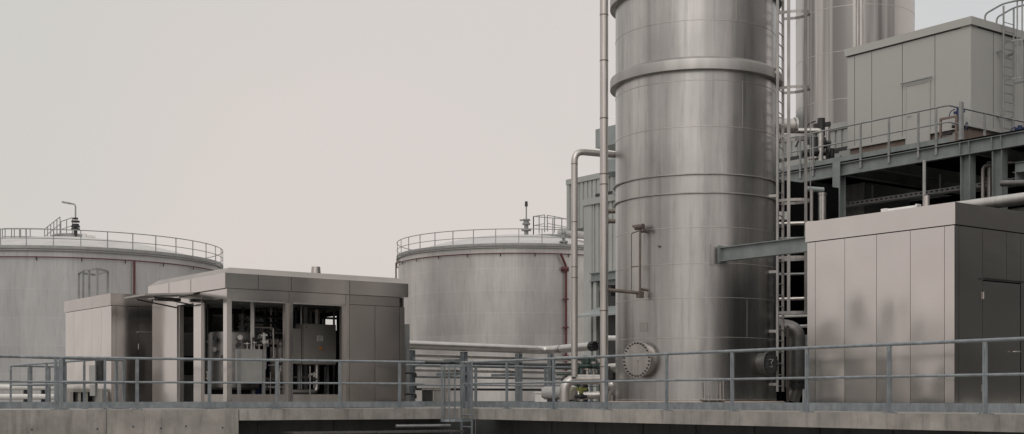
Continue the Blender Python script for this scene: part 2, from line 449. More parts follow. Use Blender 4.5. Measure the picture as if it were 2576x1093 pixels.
# left tank
D1 = 96.7; a1 = R(-18.39)
dep1 = D1 * math.cos(a1)
c1 = P(180, dep1); R1 = 10.14; H1 = 9.45
t1, c1 = tank(c1.x, c1.y, R1, H1, 1.75, 'wide grey steel storage tank with domed roof at the left edge', 338, 40, None, 'tank_grey')
q = tank_front(c1, R1, 338, .17); q2 = tank_front(c1, R1, 334, .1)
MB().tube([V(q.x, q.y, H1 - .5), V(q.x, q.y, .3)], .075, 10).build('sprinkler_downpipe', 'red_paint', t1)
MB().tube([V(q2.x, q2.y, H1 - .9), V(q2.x, q2.y, .3)], .05, 8).build('cable_conduit', 'rim_steel', t1)
# roof stair with handrails on the left tank
def zroof(H, Rr, rise, x): return H + .05 + rise * (1 - (x / Rr) ** 2)
rs = MB()
for off, (xa, ya, xb, yb) in ((0, (112, 593, 217, 547)), (1.0, (218, 566, 266, 550))):
    pass
def seg_at(px, py, d): return P(px, d, zat(py, d))
dz = dep1 - 1.5
top = [seg_at(68, 577, dz), seg_at(112, 577, dz - .2), seg_at(152, 560, dz), seg_at(178, 553.5, dz), seg_at(227 * .67, 546, dz)]
st = MB()
p0 = seg_at(112, 577, dz); p1 = seg_at(151, 546, dz)
st.tube([p0, p1], .03, 6); st.tube([p0 - V(0, 0, .5), p1 - V(0, 0, .5)], .025, 6)
for k in range(6):
    q = p0 + (p1 - p0) * k / 5; st.bar(q, q - V(0, 0, 1.15), .05, .05)
st.build('roof_stair_rail', 'dull_galvanised', t1); st = MB()
p0b = seg_at(153, 558, dz + 1.5); p1b = seg_at(182, 548, dz + 1.5)
st.tube([p0b, p1b], .03, 6); st.tube([p0b - V(0, 0, .55), p1b - V(0, 0, .55)], .025, 6)
for k in range(3):
    q = p0b + (p1b - p0b) * k / 2; st.bar(q, q - V(0, 0, 1.1), .05, .05)
st.build('roof_stair_rail', 'dull_galvanised', t1)
st = MB()
for z0 in (0, .55):
    st.tube([seg_at(8, 575, dz - 2) - V(0, 0, z0), seg_at(50, 575, dz - 2) - V(0, 0, z0), seg_at(110, 576, dz - 1) - V(0, 0, z0)], .028, 6)
for px in (6, 13, 29, 36, 49, 52, 65, 76): 
    q = seg_at(px, 575, dz - 2); st.bar(q, q - V(0, 0, 1.05), .05, .05)
st.build('roof_walkway_rail', 'dull_galvanised', t1)
hub = seg_at(178, 592, dep1)
hb = MB().lathe(V(hub.x, hub.y, 0), [(1.3, H1 + 1.5), (1.3, H1 + 2.0), (1.15, H1 + 2.1), (.3, H1 + 2.2)], 24, True, True)
hb.build('roof_hatch', 'rim_steel', t1)
q = seg_at(213, 592, dep1 - 2)
MB().cyl(V(q.x, q.y, H1 + 1.35), V(q.x, q.y, H1 + 1.95), .16, 10).box(q.x + .1, q.x + .7, q.y - .1, q.y + .1, H1 + 1.7, H1 + 1.85).build('roof_nozzle', 'white_paint', t1)
q = seg_at(190, 585, dep1 - 1)
vb = MB(); zb = zat(590, dep1 - 1)
vb.cyl(V(q.x, q.y, zb - .4), V(q.x, q.y, zb + .45), .13, 10)
for z_, rr_ in ((.30, .30), (.48, .30), (.60, .24), (.82, .28), (1.02, .18)): vb.cyl(V(q.x, q.y, zb + z_), V(q.x, q.y, zb + z_ + .11), rr_, 12)
vb.build('relief_valve', 'dark_metal', t1)
lm = thing('lamp_post', 'slim lamp with a flat grey head standing on the left tank roof', 'lamp', V(q.x, q.y, zb + 1.1))
ztop = zat(514, dep1 - 1)
MB().tube([V(q.x, q.y, zb + 1.1), V(q.x, q.y, ztop), V(q.x, q.y, ztop) - RV * .45 + V(0, 0, .05)], .055, 8, .25).build('pole', 'dull_galvanised', lm)
hp0 = V(q.x, q.y, ztop + .04) - RV * .35
MB().bar(hp0, hp0 - RV * .55 + V(0, 0, .10), .26, .11).build('lamp_head', 'dull_galvanised', lm)
# right tank
D2 = 102.6; a2 = R(.3)
c2 = P(1305, D2); R2 = 9.3; H2 = 10.95
t2, c2 = tank(c2.x, c2.y, R2, H2, 1.75, 'grey steel storage tank with domed roof between pavilion and tower', 1422, 36, None)
q = tank_front(c2, R2, 1424, .2)
MB().tube([V(q.x, q.y, H2 - .5) - V(.5, 0, 0), V(q.x, q.y, H2 - 1.35), V(q.x, q.y, .3)], .085, 10, .2).build('sprinkler_downpipe', 'red_paint', t2)
for k in range(5): MB().box(q.x - .22, q.x + .13, q.y - .14, q.y + .1, 1.2 + k * 2, 1.3 + k * 2).build('pipe_clamp', 'red_paint', t2)
cl = MB()
cl.cyl(V(q.x, q.y, H2 - 1.55) - RV * .35, V(q.x, q.y, H2 - 1.55) + RV * .2, .15, 10)
cl.build('pipe_tee', 'red_paint', t2)
q = tank_front(c2, R2, 1008, .35)
MB().tube([V(q.x, q.y, H2 - .5), V(q.x, q.y, H2 - .55) - RV * .35, V(q.x, q.y, .3) - RV * .35], .06, 8, .25).build('sprinkler_riser', 'brown_pipe', t2)
dq = D2 - 3
mp = MB(); q = seg_at(1324, 580, dq); zb = zat(583, dq)
mp.cyl(V(q.x, q.y, zb - .5), V(q.x, q.y, zb + .55), .16, 10)
for z_, rr_ in ((.05, .38), (.50, .30), (.62, .22), (.80, .26)): mp.cyl(V(q.x, q.y, zb + z_), V(q.x, q.y, zb + z_ + .13), rr_, 12)
mp.bar(V(q.x, q.y, zb + .85) - RV * .5, V(q.x, q.y, zb + .85) + RV * .3, .12, .12)
mp.build('relief_valve', 'rim_steel', t2)
mm = thing('signal_mast', 'thin mast with a small dark lantern on the relief valve of the right tank', 'mast', V(q.x, q.y, zb + .95))
zt = zat(518, dq)
MB().tube([V(q.x, q.y, zb + .93), V(q.x, q.y, zt)], .05, 8).build('pole', 'rim_steel', mm)
MB().cyl(V(q.x, q.y, zt - .05), V(q.x, q.y, zt + .32), .12, 10, .10).build('lantern', 'dark_metal', mm)
sr = MB()
def rect_rail(mb, pa, pb, n, h=1.1):
    mb.tube([pa, pb], .032, 6); mb.tube([pa - V(0, 0, h * .5), pb - V(0, 0, h * .5)], .026, 6)
    for k in range(n):
        q_ = pa + (pb - pa) * k / (n - 1); mb.bar(q_, q_ - V(0, 0, h), .06, .05)
rect_rail(sr, seg_at(1342, 545, dq - 1), seg_at(1370, 541, dq + 2.5), 3, 1.35)
rect_rail(sr, seg_at(1377, 542, dq + 3), seg_at(1450, 556, dq + 1), 5, 1.25)
rect_rail(sr, seg_at(1342, 545, dq - 1), seg_at(1440, 553, dq - 1.5), 3, 1.35)
sr.build('roof_platform_rail', 'dull_galvanised', t2)
q = seg_at(1385, 590, D2)
MB().lathe(V(q.x, q.y, 0), [(1.7, H2 + 1.3), (1.7, H2 + 1.75), (1.5, H2 + 1.85), (.3, H2 + 1.95)], 24, True, True).build('roof_hatch', 'rim_steel', t2)
q = tank_front(c2, R2, 1418, -1.0); zb = H2 + .1
nv = MB().cyl(V(q.x, q.y, zb), V(q.x, q.y, zb + 1.0), .12, 8)
for z_, rr_ in ((.35, .3), (.7, .3), (1.0, .2)): nv.cyl(V(q.x, q.y, zb + z_), V(q.x, q.y, zb + z_ + .12), rr_, 10)
nv.build('roof_nozzle', 'rim_steel', t2)
MB().tube([seg_at(1412, 585, D2), seg_at(1480, 592, D2 - 6)], .33, 14).build('vapour_pipe', 'insulated_pipe', t2)

# ------------------------------------------------------------------ steel cabin helper pieces
def panel(mb, p, u, w, h, bulge, nrm, nx=10, nz=24, seed=0):
    """gently buckled sheet of width w along u, height h, starting at p"""
    rnd = random.Random(seed); ph = [rnd.uniform(0, 6.28) for _ in range(6)]
    vs = []
    for i in range(nx + 1):
        for j in range(nz + 1):
            a = i / nx; b = j / nz
            dd = bulge * math.sin(math.pi * a) * (.55 + .45 * math.sin(ph[0] + b * 5.0)) * math.sin(math.pi * b) ** .5
            dd += bulge * .35 * math.sin(math.pi * a) * math.sin(ph[1] + 13 * b) * math.sin(math.pi * b)
            vs.append(mb.bm.verts.new(p + u * (w * a) + UP * (h * b) + nrm * dd))
    for i in range(nx):
        for j in range(nz):
            k = i * (nz + 1) + j
            mb.face([vs[k], vs[k + nz + 1], vs[k + nz + 2], vs[k + 1]])
    return mb
XN = V(-1, 0, 0); YN = V(0, -1, 0)

# right steel cabin
BX, BY0, BY1, BX1, BH = 19.4, 13.47, 16.67, 25.2, 3.55
cb = thing('steel_cabin', 'large brushed steel equipment cabin behind the railing at the right', 'cabin', V(BX, BY0, 0))
MB().box(BX + .03, BX1, BY0 + .03, BY1 - .01, 0, BH - .05).build('core', 'dark_metal', cb)
fz = BH - .375
fm = MB(); fm.box(BX - .03, BX1 + .03, BY0 - .03, BY0 + .02, fz, BH); fm.box(BX - .03, BX + .02, BY0 + .02, BY1 + .03, fz, BH)
fm.box(BX + .02, BX1, BY1 - .02, BY1 + .03, fz, BH)
fm.box(BX + .02, BX1, BY0 + .02, BY1 - .02, BH - .03, BH - .004)
fm.build('fascia', 'panel_steel', cb)
ys = [BY1 + .01] + [P(px, onX(px, BX)).y for px in (2051, 2125, 2205, 2290, 2376)] + [BY0]
for k in range(len(ys) - 1):
    a, b = ys[k], ys[k + 1]; w = a - b
    mbp = MB()
    if w > .4:
        panel(mbp, V(BX, a - .004, .01), V(0, -1, 0), w - .008, fz - .025, .011, XN, seed=k + 3)
    else:
        panel(mbp, V(BX, a - .004, .01), V(0, -1, 0), w - .008, fz - .025, .0, XN, 2, 4)
    mbp.build('side_panel', 'panel_steel', cb)
xs_ = [BX] + [P(px, onY(px, BY0)).x for px in (2412, 2472)] 
DX0 = xs_[2]; DX1 = DX0 + 1.15
for k, (a, b) in enumerate(((xs_[0], xs_[1]), (xs_[1], xs_[2]), (DX1, DX1 + .9), (DX1 + .9, BX1))):
    mbp = MB(); panel(mbp, V(a + .004, BY0, .01), V(1, 0, 0), b - a - .008, fz - .025, .008 if b - a > .4 else 0, YN, seed=k + 20); mbp.build('front_panel', 'panel_steel', cb)
DZ = 2.28
mbp = MB(); panel(mbp, V(DX0 + .004, BY0, DZ + .02), V(1, 0, 0), .70, fz - DZ - .035, .004, YN, seed=31)
panel(mbp, V(DX0 + .712, BY0, DZ + .02), V(1, 0, 0), DX1 - DX0 - .716, fz - DZ - .035, .003, YN, seed=33)
mbp.build('over_door_panel', 'panel_steel', cb)
mbp = MB(); panel(mbp, V(DX0 + .01, BY0 + .005, .03), V(1, 0, 0), DX1 - DX0 - .02, DZ - .05, .003, YN, seed=32)
dr_ = mbp.build('door', 'panel_steel', cb)
hd = MB().tube([V(DX1 - .12, BY0 - .02, 1.06), V(DX1 - .12, BY0 - .07, 1.06), V(DX1 - .26, BY0 - .07, 1.06)], .011, 8, .02)
hd.build('handle', 'insulated_pipe', dr_)
for z in (1.95, .35):
    MB().cyl(V(DX0 + .008, BY0 - .012, z), V(DX0 + .008, BY0 - .012, z + .12), .013, 8).build('hinge', 'trim_steel', dr_)
MB().box(DX0 - .05, DX1 + .05, BY0 - .07, BY0 + .004, DZ + .0, DZ + .03).build('rain_strip', 'dark_metal', cb)
MB().box(BX - .004, BX + .10, BY0 - .002, BY1, .0, .008).build('sill', 'dark_metal', cb)
# kit on the cabin roof
ta = P(2330, onX(2330, BX + .35), BH)
MB().cyl(ta, ta + V(0, 0, .04), .12, 16).cyl(ta + V(0, 0, .04), ta + V(0, 0, .24), .055, 14).box(ta.x - .07, ta.x + .07, ta.y - .012, ta.y + .012, .24 + BH, .26 + BH).build('roof_vent', 'trim_steel', None,
      'small flanged vent stub on the right steel cabin roof near its corner', 'vent')
tb0 = P(2222, onX(2222, BX + .45), BH + .07); tb1 = P(2312, onX(2312, BX + .45), BH + .07)
ac = MB().tube([tb0, tb1], .05, 12)
ac.bar(tb0, tb0 + (tb1 - tb0) * .16, .14, .11).bar(tb1 - (tb1 - tb0) * .05, tb1, .12, .12)
ac.build('roof_actuator', 'white_paint', None, 'white tubular actuator lying on the right steel cabin roof', 'actuator')
tp = P(2325, onX(2325, BX + 1.2))
MB().tube([V(tp.x, tp.y, BH), V(tp.x, tp.y, BH + 1.05)], .03, 8).build('vent_pipe', 'dull_galvanised', None, 'slim upright grey pipe rising from the right steel cabin roof', 'pipe')

# ------------------------------------------------------------------ main tower
TC = P(1749, 30.0); TR = 1.80
tw = thing('process_tower', 'huge brushed steel process tower with ring flanges rising out of the frame', 'tower', V(TC.x, TC.y, 0))
zs_ = [.17, 1.53, 2.38, 3.11, 3.88, 4.60, 5.01, 6.03, 7.12, 8.30, 9.05, 10.4, 12.0, 14.0]
prof = []
for a, b in zip(zs_[:-1], zs_[1:]):
    n = max(2, int((b - a) / .25))
    prof += [(TR, a + (b - a) * k / n) for k in range(n)]
prof.append((TR, 14.0)); prof.append((TR * .7, 14.6)); prof.append((.2, 14.9))
MB().lathe(TC, prof, 128, False, True).build('shell', 'tower_steel', tw)
sm = MB()
for z in (1.53, 2.38, 3.11, 3.88, 6.03, 7.02, 8.30, 10.4, .20):
    sm.lathe(TC, [(TR + .001, z - .010), (TR + .006, z - .006), (TR + .006, z + .006), (TR + .001, z + .010)], 128)
def tdir(phi): return (RV * math.sin(R(phi)) - FV * math.cos(R(phi)))
for phi, z0, z1 in ((21, 8.3, 9.05), (4, 7.45, 8.3), (26, 6.03, 7.02), (-50, 4.63, 5.0), (5, 4.63, 5.0), (-40, 2.38, 3.11), (12, 3.11, 3.88), (-12, .2, 1.53), (30, 1.53, 2.38)):
    n = tdir(phi); t_ = V(-n.y, n.x, 0)
    sm.frame(TC + n * (TR + .001) + V(0, 0, (z0 + z1) / 2), t_ * .006, n * .004, V(0, 0, (z1 - z0) / 2 - .02))
sm.build('weld_seam', 'trim_steel', tw)
def ring(z, pr, h, lip):
    MB().lathe(TC, [(TR + .002, z), (TR + pr, z), (TR + pr, z + h), (TR + pr * .92, z + h + lip * .3), (TR + .002, z + h + lip)], 128).build('ring_flange', 'flange_steel', tw)
ring(7.23, .125, .19, .10); ring(9.06, .125, .19, .10); ring(5.00, .055, .022, .01); ring(4.60, .055, .022, .01)
MB().lathe(TC, [(TR + .20, .0), (TR + .20, .15), (TR + .14, .17), (.2, .17)], 96).build('plinth', 'plinth_concrete', tw)
# manholes
def manhole(phi, z, r, proj, nb, handle):
    n = tdir(phi); c = TC + n * (TR - .08) + V(0, 0, z); f = TC + n * (TR + proj) + V(0, 0, z)
    mh = MB().cyl(c, f - n * .075, r * .86, 40); mh.cyl(f - n * .075, f - n * .04, r, 40); mh.cyl(f - n * .036, f, r, 40)
    mh = mh.build('manhole', 'pipe_steel' if not handle else 'dark_steel', tw)
    u_ = UP; w_ = n.cross(u_); b0 = None
    for k in range(nb):
        a = 2 * math.pi * (k + .5) / nb; off = (u_ * math.cos(a) + w_ * math.sin(a)) * r * .90
        if b0 is None:
            o0 = off; b0 = MB().cyl(f + off - n * .005, f + off + n * .022, .019, 8).build('bolt', 'dark_metal', mh)
        else: inst(b0, mh, off - o0)
    if handle:
        u = V(-n.y, n.x, 0)
        hb_ = MB().tube([f + u * -.09 + UP * .08 + n * .02, f + u * .06 + UP * .08 + n * .03, f + u * -.04 + UP * -.0 + n * .03, f + u * .05 + UP * -.08 + n * .03, f + u * -.07 + UP * -.08 + n * .02], .009, 8, .02)
        hb_.build('handle', 'insulated_pipe', mh)
    else:
        MB().cyl(f, f + n * .012, r * .12, 16).build('boss', 'pipe_steel', mh)
manhole(-46, 1.07, .395, .23, 28, False)
manhole(45, .99, .265, .22, 16, True)
n = tdir(96); c = TC + n * (TR - .05) + V(0, 0, 6.45)
MB().cyl(c, c + n * .55, .165, 20).cyl(c + n * .55, c + n * .60, .20, 20).cyl(c + n * .2 + V(0, 0, -.16), c + n * .2 + V(0, 0, -.32), .05, 10).build('side_nozzle', 'pipe_steel', tw)
# level gauge
n = tdir(-44); t_ = V(-n.y, n.x, 0)
gz0 = zat(737, 28.9); gz1 = zat(588, 28.9)
g0 = TC + n * (TR + .20)
lg = MB().tube([V(g0.x, g0.y, gz0) + n * -.0, V(g0.x, g0.y, gz1), V(g0.x, g0.y, gz1 + .02) - n * .24], .028, 12, .06)
lg.tube([V(g0.x, g0.y, gz0 + .05), V(g0.x, g0.y, gz0 + .05) - n * .24], .03, 10)
lg = lg.build('level_gauge', 'brown_pipe', tw)
MB().tube([V(g0.x, g0.y, gz0) + t_ * -.24, V(g0.x, g0.y, gz1 - .02) + t_ * -.24, V(g0.x, g0.y, gz1 + .02) + t_ * .0], .011, 6, .05).bar(V(g0.x, g0.y, (gz0 + gz1) / 2 - .1) + t_ * -.24, V(g0.x, g0.y, (gz0 + gz1) / 2 - .1), .02, .02).build('sight_tube', 'brown_pipe', lg)
gc = V(g0.x, g0.y, gz1 + .10)
MB().cyl(gc - t_ * .12, gc + t_ * .09, .065, 12).cyl(gc - V(0, 0, .1), gc, .03, 10).bar(gc - t_ * .2 + V(0, 0, .04), gc - t_ * .12, .03, .05).cyl(gc + t_ * .09 - V(0, 0, .1), gc + t_ * .16 - V(0, 0, .06), .03, 8).build('gauge_head', 'brown_pipe', lg)
MB().box(g0.x - .06, g0.x + .06, g0.y - .06, g0.y + .06, gz0 - .14, gz0 - .0).build('gauge_foot', 'brown_pipe', lg)
n = tdir(-46); c = TC + n * (TR + .004) + V(0, 0, zat(823, 28.7)); t_ = V(-n.y, n.x, 0)
MB().frame(c, t_ * .11, n * .006, V(0, 0, .095)).build('name_plate', 'cabinet_grey', tw)
n = tdir(-33); c = TC + n * (TR + .01) + V(0, 0, zat(622, 28.6))
MB().cyl(c, c + n * .04, .025, 10).build('plug', 'brown_pipe', tw)
# anchor bracket at the foot
n = tdir(3); t_ = V(-n.y, n.x, 0)
an = MB()
for s_ in (-1, 1):
    c = TC + n * (TR + .06) + t_ * (.17 * s_); an.frame(c + V(0, 0, .38), t_ * .010, n * .05, V(0, 0, .19)); an.cyl(c + n * .12 + t_ * .08 * -s_ + V(0, 0, .16), c + n * .12 + t_ * .08 * -s_ + V(0, 0, .30), .016, 8)
an.frame(TC + n * (TR + .12) + V(0, 0, .205), t_ * .24, n * .12, V(0, 0, .012))
an.build('anchor_bracket', 'trim_steel', tw)
fr = MB()
for z_, w_ in ((.66, .26),): fr.frame(TC + n * (TR + .006) + V(0, 0, z_), t_ * w_, n * .008, V(0, 0, .008))
for s_ in (-1, 1): fr.frame(TC + n * (TR - .012) + t_ * (.26 * s_) + V(0, 0, .42), t_ * .008, n * .012, V(0, 0, .23))
fr.build('foot_frame', 'trim_steel', tw)
# steel beam from cabin to tower
bX = 20.42
bm_y = TC.y - math.sqrt(TR ** 2 - (TC.x - bX) ** 2)
sb = thing('steel_beam', 'grey green steel beam spanning from the right steel cabin to the tower', 'beam', V(bX, BY1 + .035, 3.3))
MB().ibeam(V(bX, BY1 + .04, 3.29), V(bX, bm_y - .10, 3.29), .30, .15, .018, .012).build('girder', 'painted_beam', sb)
MB().box(bX - .13, bX + .13, bm_y - .10, bm_y - .08, 3.11, 3.47).build('end_plate', 'painted_beam', sb)
nb_ = V(bX - TC.x, bm_y - TC.y, 0).normalized(); tb_ = V(-nb_.y, nb_.x, 0)
MB().frame(TC + nb_ * (TR - .01) + V(0, 0, 3.29), tb_ * .20, nb_ * .022, V(0, 0, .22)).build('wall_pad', 'tower_steel', sb)

def cage_bar(cp, i, z0, z1, w, th):       # flat bar lying along the hoop
    tt = (cp[i + 1] - cp[i - 1]); tt.z = 0; tt.normalize(); nn_ = V(-tt.y, tt.x, 0); c = cp[i]
    return MB().frame(V(c.x, c.y, (z0 + z1) / 2), tt * w / 2, nn_ * th / 2, V(0, 0, (z1 - z0) / 2))
# caged ladder on the tower
lphi = 64; n = tdir(lphi); t_ = V(-n.y, n.x, 0)
if t_.dot(RV) < 0: t_ = -t_
cl_ = thing('caged_ladder', 'tall galvanised ladder with hooped safety cage on the right side of the tower', 'ladder', TC + n * (TR + .2))
la = TC + n * (TR + .15) - t_ * .23; lb = TC + n * (TR + .15) + t_ * .23
def up(p, z): return V(p.x, p.y, z)
for q in (la, lb): MB().bar(up(q, .38), up(q, 13.5), .060, .050, n).build('stringer', 'ladder_steel', cl_)
r_0 = MB().tube([up(la, .5), up(lb, .5)], .013, 6).build('rung', 'ladder_steel', cl_)
for k in range(1, 46): inst(r_0, cl_, V(0, 0, k * .25))
cp = cage_pts(la, lb, n, .66, 13)
for z in (2.1, 3.30, 4.55, 5.95, 7.0, 8.64, 10.2, 11.8):
    h_ = MB()
    for a, b in zip(cp[:-1], cp[1:]): h_.bar(up(a, z), up(b, z), .008, .06)
    h_.build('cage_hoop', 'ladder_steel', cl_)
for i in (1, 4, 7, 9):
    cage_bar(cp, i, 2.07, 13.0, .07, .010).build('cage_bar', 'ladder_steel', cl_)
for z in (.54, 1.7, 3.0, 4.66, 7.36, 9.6):
    MB().bar(up(la, z) - n * .01, up(la - t_ * .05, z) - n * .24, .05, .06).build('standoff', 'ladder_steel', cl_)

# upright pipes left of the tower
p1c = P(1519.5, 28.4)
vp = thing('riser_pipe', 'straight tall steel riser pipe just left of the tower', 'pipe', up(p1c, 0))
MB().tube([up(p1c, .02), up(p1c, 13.5)], .089, 20).build('pipe', 'pipe_steel', vp)
for z in (zat(440, 28.4), zat(466, 28.4), zat(40, 28.4), zat(155, 28.4), zat(300, 28.4), 2.1, .9): MB().cyl(up(p1c, z), up(p1c, z + .022), .094, 20).build('collar', 'brown_pipe', vp)
MB().cyl(up(p1c, 0), up(p1c, .03), .16, 20).build('base_flange', 'pipe_steel', vp)
MB().tube([up(p1c, zat(729, 28.4)) + V(0, 0, 0), V(g0.x, g0.y, gz0 - .03)], .038, 10).build('branch_pipe', 'brown_pipe', vp)
p2c = P(1445, 30.0); z2 = zat(381, 30)
far = P(1575, 30.6)
op = thing('overhead_pipe', 'tall steel pipe that bends at its top and runs into the tower', 'pipe', up(p2c, 0))
MB().tube([up(p2c, .72), up(p2c, z2), up(far, z2)], .074, 18, .24).build('pipe', 'pipe_steel', op)
for z in (z2 - .30, zat(560, 30), zat(700, 30), 3.2): MB().cyl(up(p2c, z), up(p2c, z + .016), .078, 18).build('collar', 'brown_pipe', op)
p3a = P(1420, 30.1); p3b = P(1508, 30.3)
MB().tube([up(p3a, 0), up(p3a, .66), up(p3b, .66)], .115, 18, .30).build('pump_pipe', 'pipe_steel', None, 'thick elbow pipe rising from the deck at the foot of the bent pipe', 'pipe')

# dark drain pipe right of the ladder
dp = P(2005, 31.6)
dpt = thing('drop_pipe', 'dark insulated drop pipe with a flange beside the tower ladder foot', 'pipe', up(dp, .1))
zt = zat(830, 31.6)
MB().tube([up(dp, .45), up(dp, zt), up(dp, zt + .08) - RV * .45 + FV * .1], .20, 18, .28).tube([up(dp, .17) - RV * .1, up(dp, .30) - RV * .06, up(dp, .47)], .15, 16).build('pipe', 'dark_steel', dpt)
MB().cyl(up(dp, .62), up(dp, .72), .27, 20).build('flange', 'dark_metal', dpt)
MB().cyl(up(dp, .50), up(dp, .60), .27, 20).build('flange', 'dark_metal', dpt)
dp2 = P(1982, 31.3)
MB().tube([up(dp2, .15), up(dp2, zat(820, 31.3))], .035, 10).build('vent_pipe', 'brown_pipe', None, 'thin dark upright pipe between tower ladder and dark drop pipe', 'pipe')

# ------------------------------------------------------------------ second tower
c3 = P(2150, 55.0); R3 = 2.39
tw2 = thing('process_tower', 'second steel tower farther back behind the grey rooftop cabin', 'tower', up(c3, 0))
MB().lathe(c3, [(R3, 24 * k / 40) for k in range(41)] + [(R3 * .6, 24.8), (.2, 25)], 96, False, True).build('shell', 'far_steel', tw2)
for z in (6.4, 9.2, 12.2, 14.1, 15.9, 18): MB().lathe(c3, [(R3 + .001, z - .012), (R3 + .006, z - .008), (R3 + .006, z + .008), (R3 + .001, z + .012)], 96).build('weld_seam', 'trim_steel', tw2)
for px in (2158, 2166, 2171):
    q = P(px, 52.3)
    MB().tube([up(q, 7), up(q, 23)], .05 if px != 2166 else .09, 10).build('riser_pipe', 'pipe_steel', tw2)

# ------------------------------------------------------------------ steel platform
PX = 34.3; PZ = 7.95
pf = thing('steel_platform', 'grey green steel platform on columns carrying the grey rooftop cabin', 'platform', V(PX, 28, 0))
bt = PZ - .10
MB().ibeam(V(PX, 12, bt - .20), V(PX, 36, bt - .20), .40, .20, .02, .014).build('edge_beam', 'painted_beam', pf)
MB().box(PX - .02, 46, 12, 36, PZ - .095, PZ - .03).build('deck_plate', 'painted_shade', pf)  # underside shade painted by the plate's near-black colour
MB().box(PX - .03, PX - .018, 24.0, 36, PZ - .03, PZ + .13).build('toe_plate', 'painted_beam', pf)
for y in (14.5, 17.8, 20.6, 23.4, 26.8, 28.2, 31, 34):
    cc = MB().ibeam(V(PX + .12, y, bt - .17), V(45.9, y, bt - .17), .33, .16, .014, .01)
    cc.build('cross_beam', 'painted_beam', pf)
cY = P(2112, onX(2112, PX)).y
q = V(PX - .02, cY, 0)
MB().ibeam(q, V(PX - .02, cY, bt + .06), .30, .30, .02, .014, XN).build('column', 'painted_beam', pf)
for px in (2430, 2510):
    d = onX(px, PX); y = P(px, d).y
    c_ = MB().ibeam(V(PX + .1, y, 0), V(PX + .1, y, bt - .405), .32, .30, .022, .014, V(0, 1, 0))
    c_.build('column', 'painted_beam', pf)
    st_ = MB()
    for s_ in (-.15, .15): st_.box(PX - .10, PX - .008, y + s_ - .011, y + s_ + .011, bt - .382, bt - .02)
    st_.build('stiffener', 'painted_beam', pf)
for y in (16.5, 33.5, 30.8):
    MB().ibeam(V(PX + .1, y, 0), V(PX + .1, y, bt - .405), .30, .28, .02, .014, V(0, 1, 0)).build('column', 'painted_beam', pf)
MB().ibeam(V(PX + .14, 21.9, 6.6), V(PX + 8, 21.9, 6.6), .32, .16, .014, .01).build('tie_beam', 'painted_beam', pf)
MB().ibeam(V(PX + .3, 19, 6.9), V(PX + .3, 22.0, 6.9), .30, .16, .014, .01).build('tie_beam', 'painted_beam', pf)
# hall under the platform, its shade put into near-black wall colour
dh = thing('pump_hall', 'open pump hall with painted near black shade under the steel platform', 'building', V(41, 26, 0))
MB().box(40.5, 40.8, 10, 44, 0, 7.4).build('back_wall', 'painted_shade', dh)
MB().box(26.8, 31.9, 26.2, 26.4, 0, 6.6).build('shade_sheet', 'painted_shade', dh)  # this and the next two are dark sheets in place of shade
MB().box(34.6, 40.4, 31.0, 31.2, 0, 7.35).build('shade_sheet', 'painted_shade', dh)
MB().box(31.95, 34.1, 28.6, 28.8, 0, 7.0).build('shade_sheet', 'painted_shade', dh)
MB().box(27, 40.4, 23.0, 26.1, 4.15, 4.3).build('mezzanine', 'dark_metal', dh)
MB().box(26.5, 33, 17, 22.6, 0, 3.1).build('dark_block', 'painted_shade', dh)  # near-black block added to darken the tower's reflections
# glimpses of kit inside
kk = 0
for (pa, pb, y_, dd, r_, m_, lab) in (
    (1962, 2034, 563, 34, .05, 'trim_steel', 'pale horizontal pipe behind the tower ladder above the beam'),
    (1962, 2034, 600, 35, .03, 'dull_galvanised', 'thin grey pipe behind the tower ladder just over the beam'),
    (1968, 2034, 690, 34, .03, 'dull_galvanised', 'thin grey pipe behind the tower ladder below the beam'),
    (1968, 2034, 752, 34, .04, 'trim_steel', 'pale pipe behind the lower ladder cage'),
    (1990, 2036, 795, 34, .035, 'white_paint', 'white pipe behind the bottom hoop of the ladder cage'),
    (2010, 2036, 821, 34.5, .04, 'white_paint', 'short white pipe right of the dark drop pipe elbow')):
    MB().tube([P(pa - 40, dd, zat(y_ + 2, dd)), P(pb + 60, dd, zat(y_ - 3, dd))], r_, 8).build('pipe', m_, None, lab, 'pipe')
jb = P(1972, 34, zat(553, 34)); MB().box(jb.x - .12, jb.x + .12, jb.y - .06, jb.y + .06, jb.z, jb.z + .2).build('junction_box', 'white_paint', None, 'small white junction box behind the tower ladder above the beam', 'junction box')
jb = P(2022, 34.5, zat(870, 34.5)); MB().box(jb.x - .1, jb.x + .12, jb.y - .06, jb.y + .06, jb.z, jb.z + .28).tube([jb, V(jb.x, jb.y, 0)], .03, 8).build('junction_box', 'label_white', None, 'small pale junction box on a pole beside the dark drop pipe', 'junction box')
jb = P(2068, 37)
svt = thing('vent_stack', 'shiny upright pipe with a collar left of the first platform column', 'pipe', up(jb, 4.3))
MB().tube([up(jb, 4.31), up(jb, zat(487, 37))], .11, 16).build('pipe', 'insulated_pipe', svt)
MB().cyl(up(jb, zat(492, 37)), up(jb, zat(486, 37)), .125, 16).build('collar', 'trim_steel', svt)
MB().tube([P(2030, 38, zat(476, 38)), P(2072, 38, zat(479, 38))], .08, 12).build('pipe', 'duct_paint', None, 'grey horizontal pipe above the shiny upright pipe under the platform', 'pipe')
jb = P(2042, 36); MB().tube([up(jb, 4.31), up(jb, zat(478, 36))], .04, 8).build('pipe', 'trim_steel', None, 'thin upright pipe close to the right of the tower ladder under the platform', 'pipe')
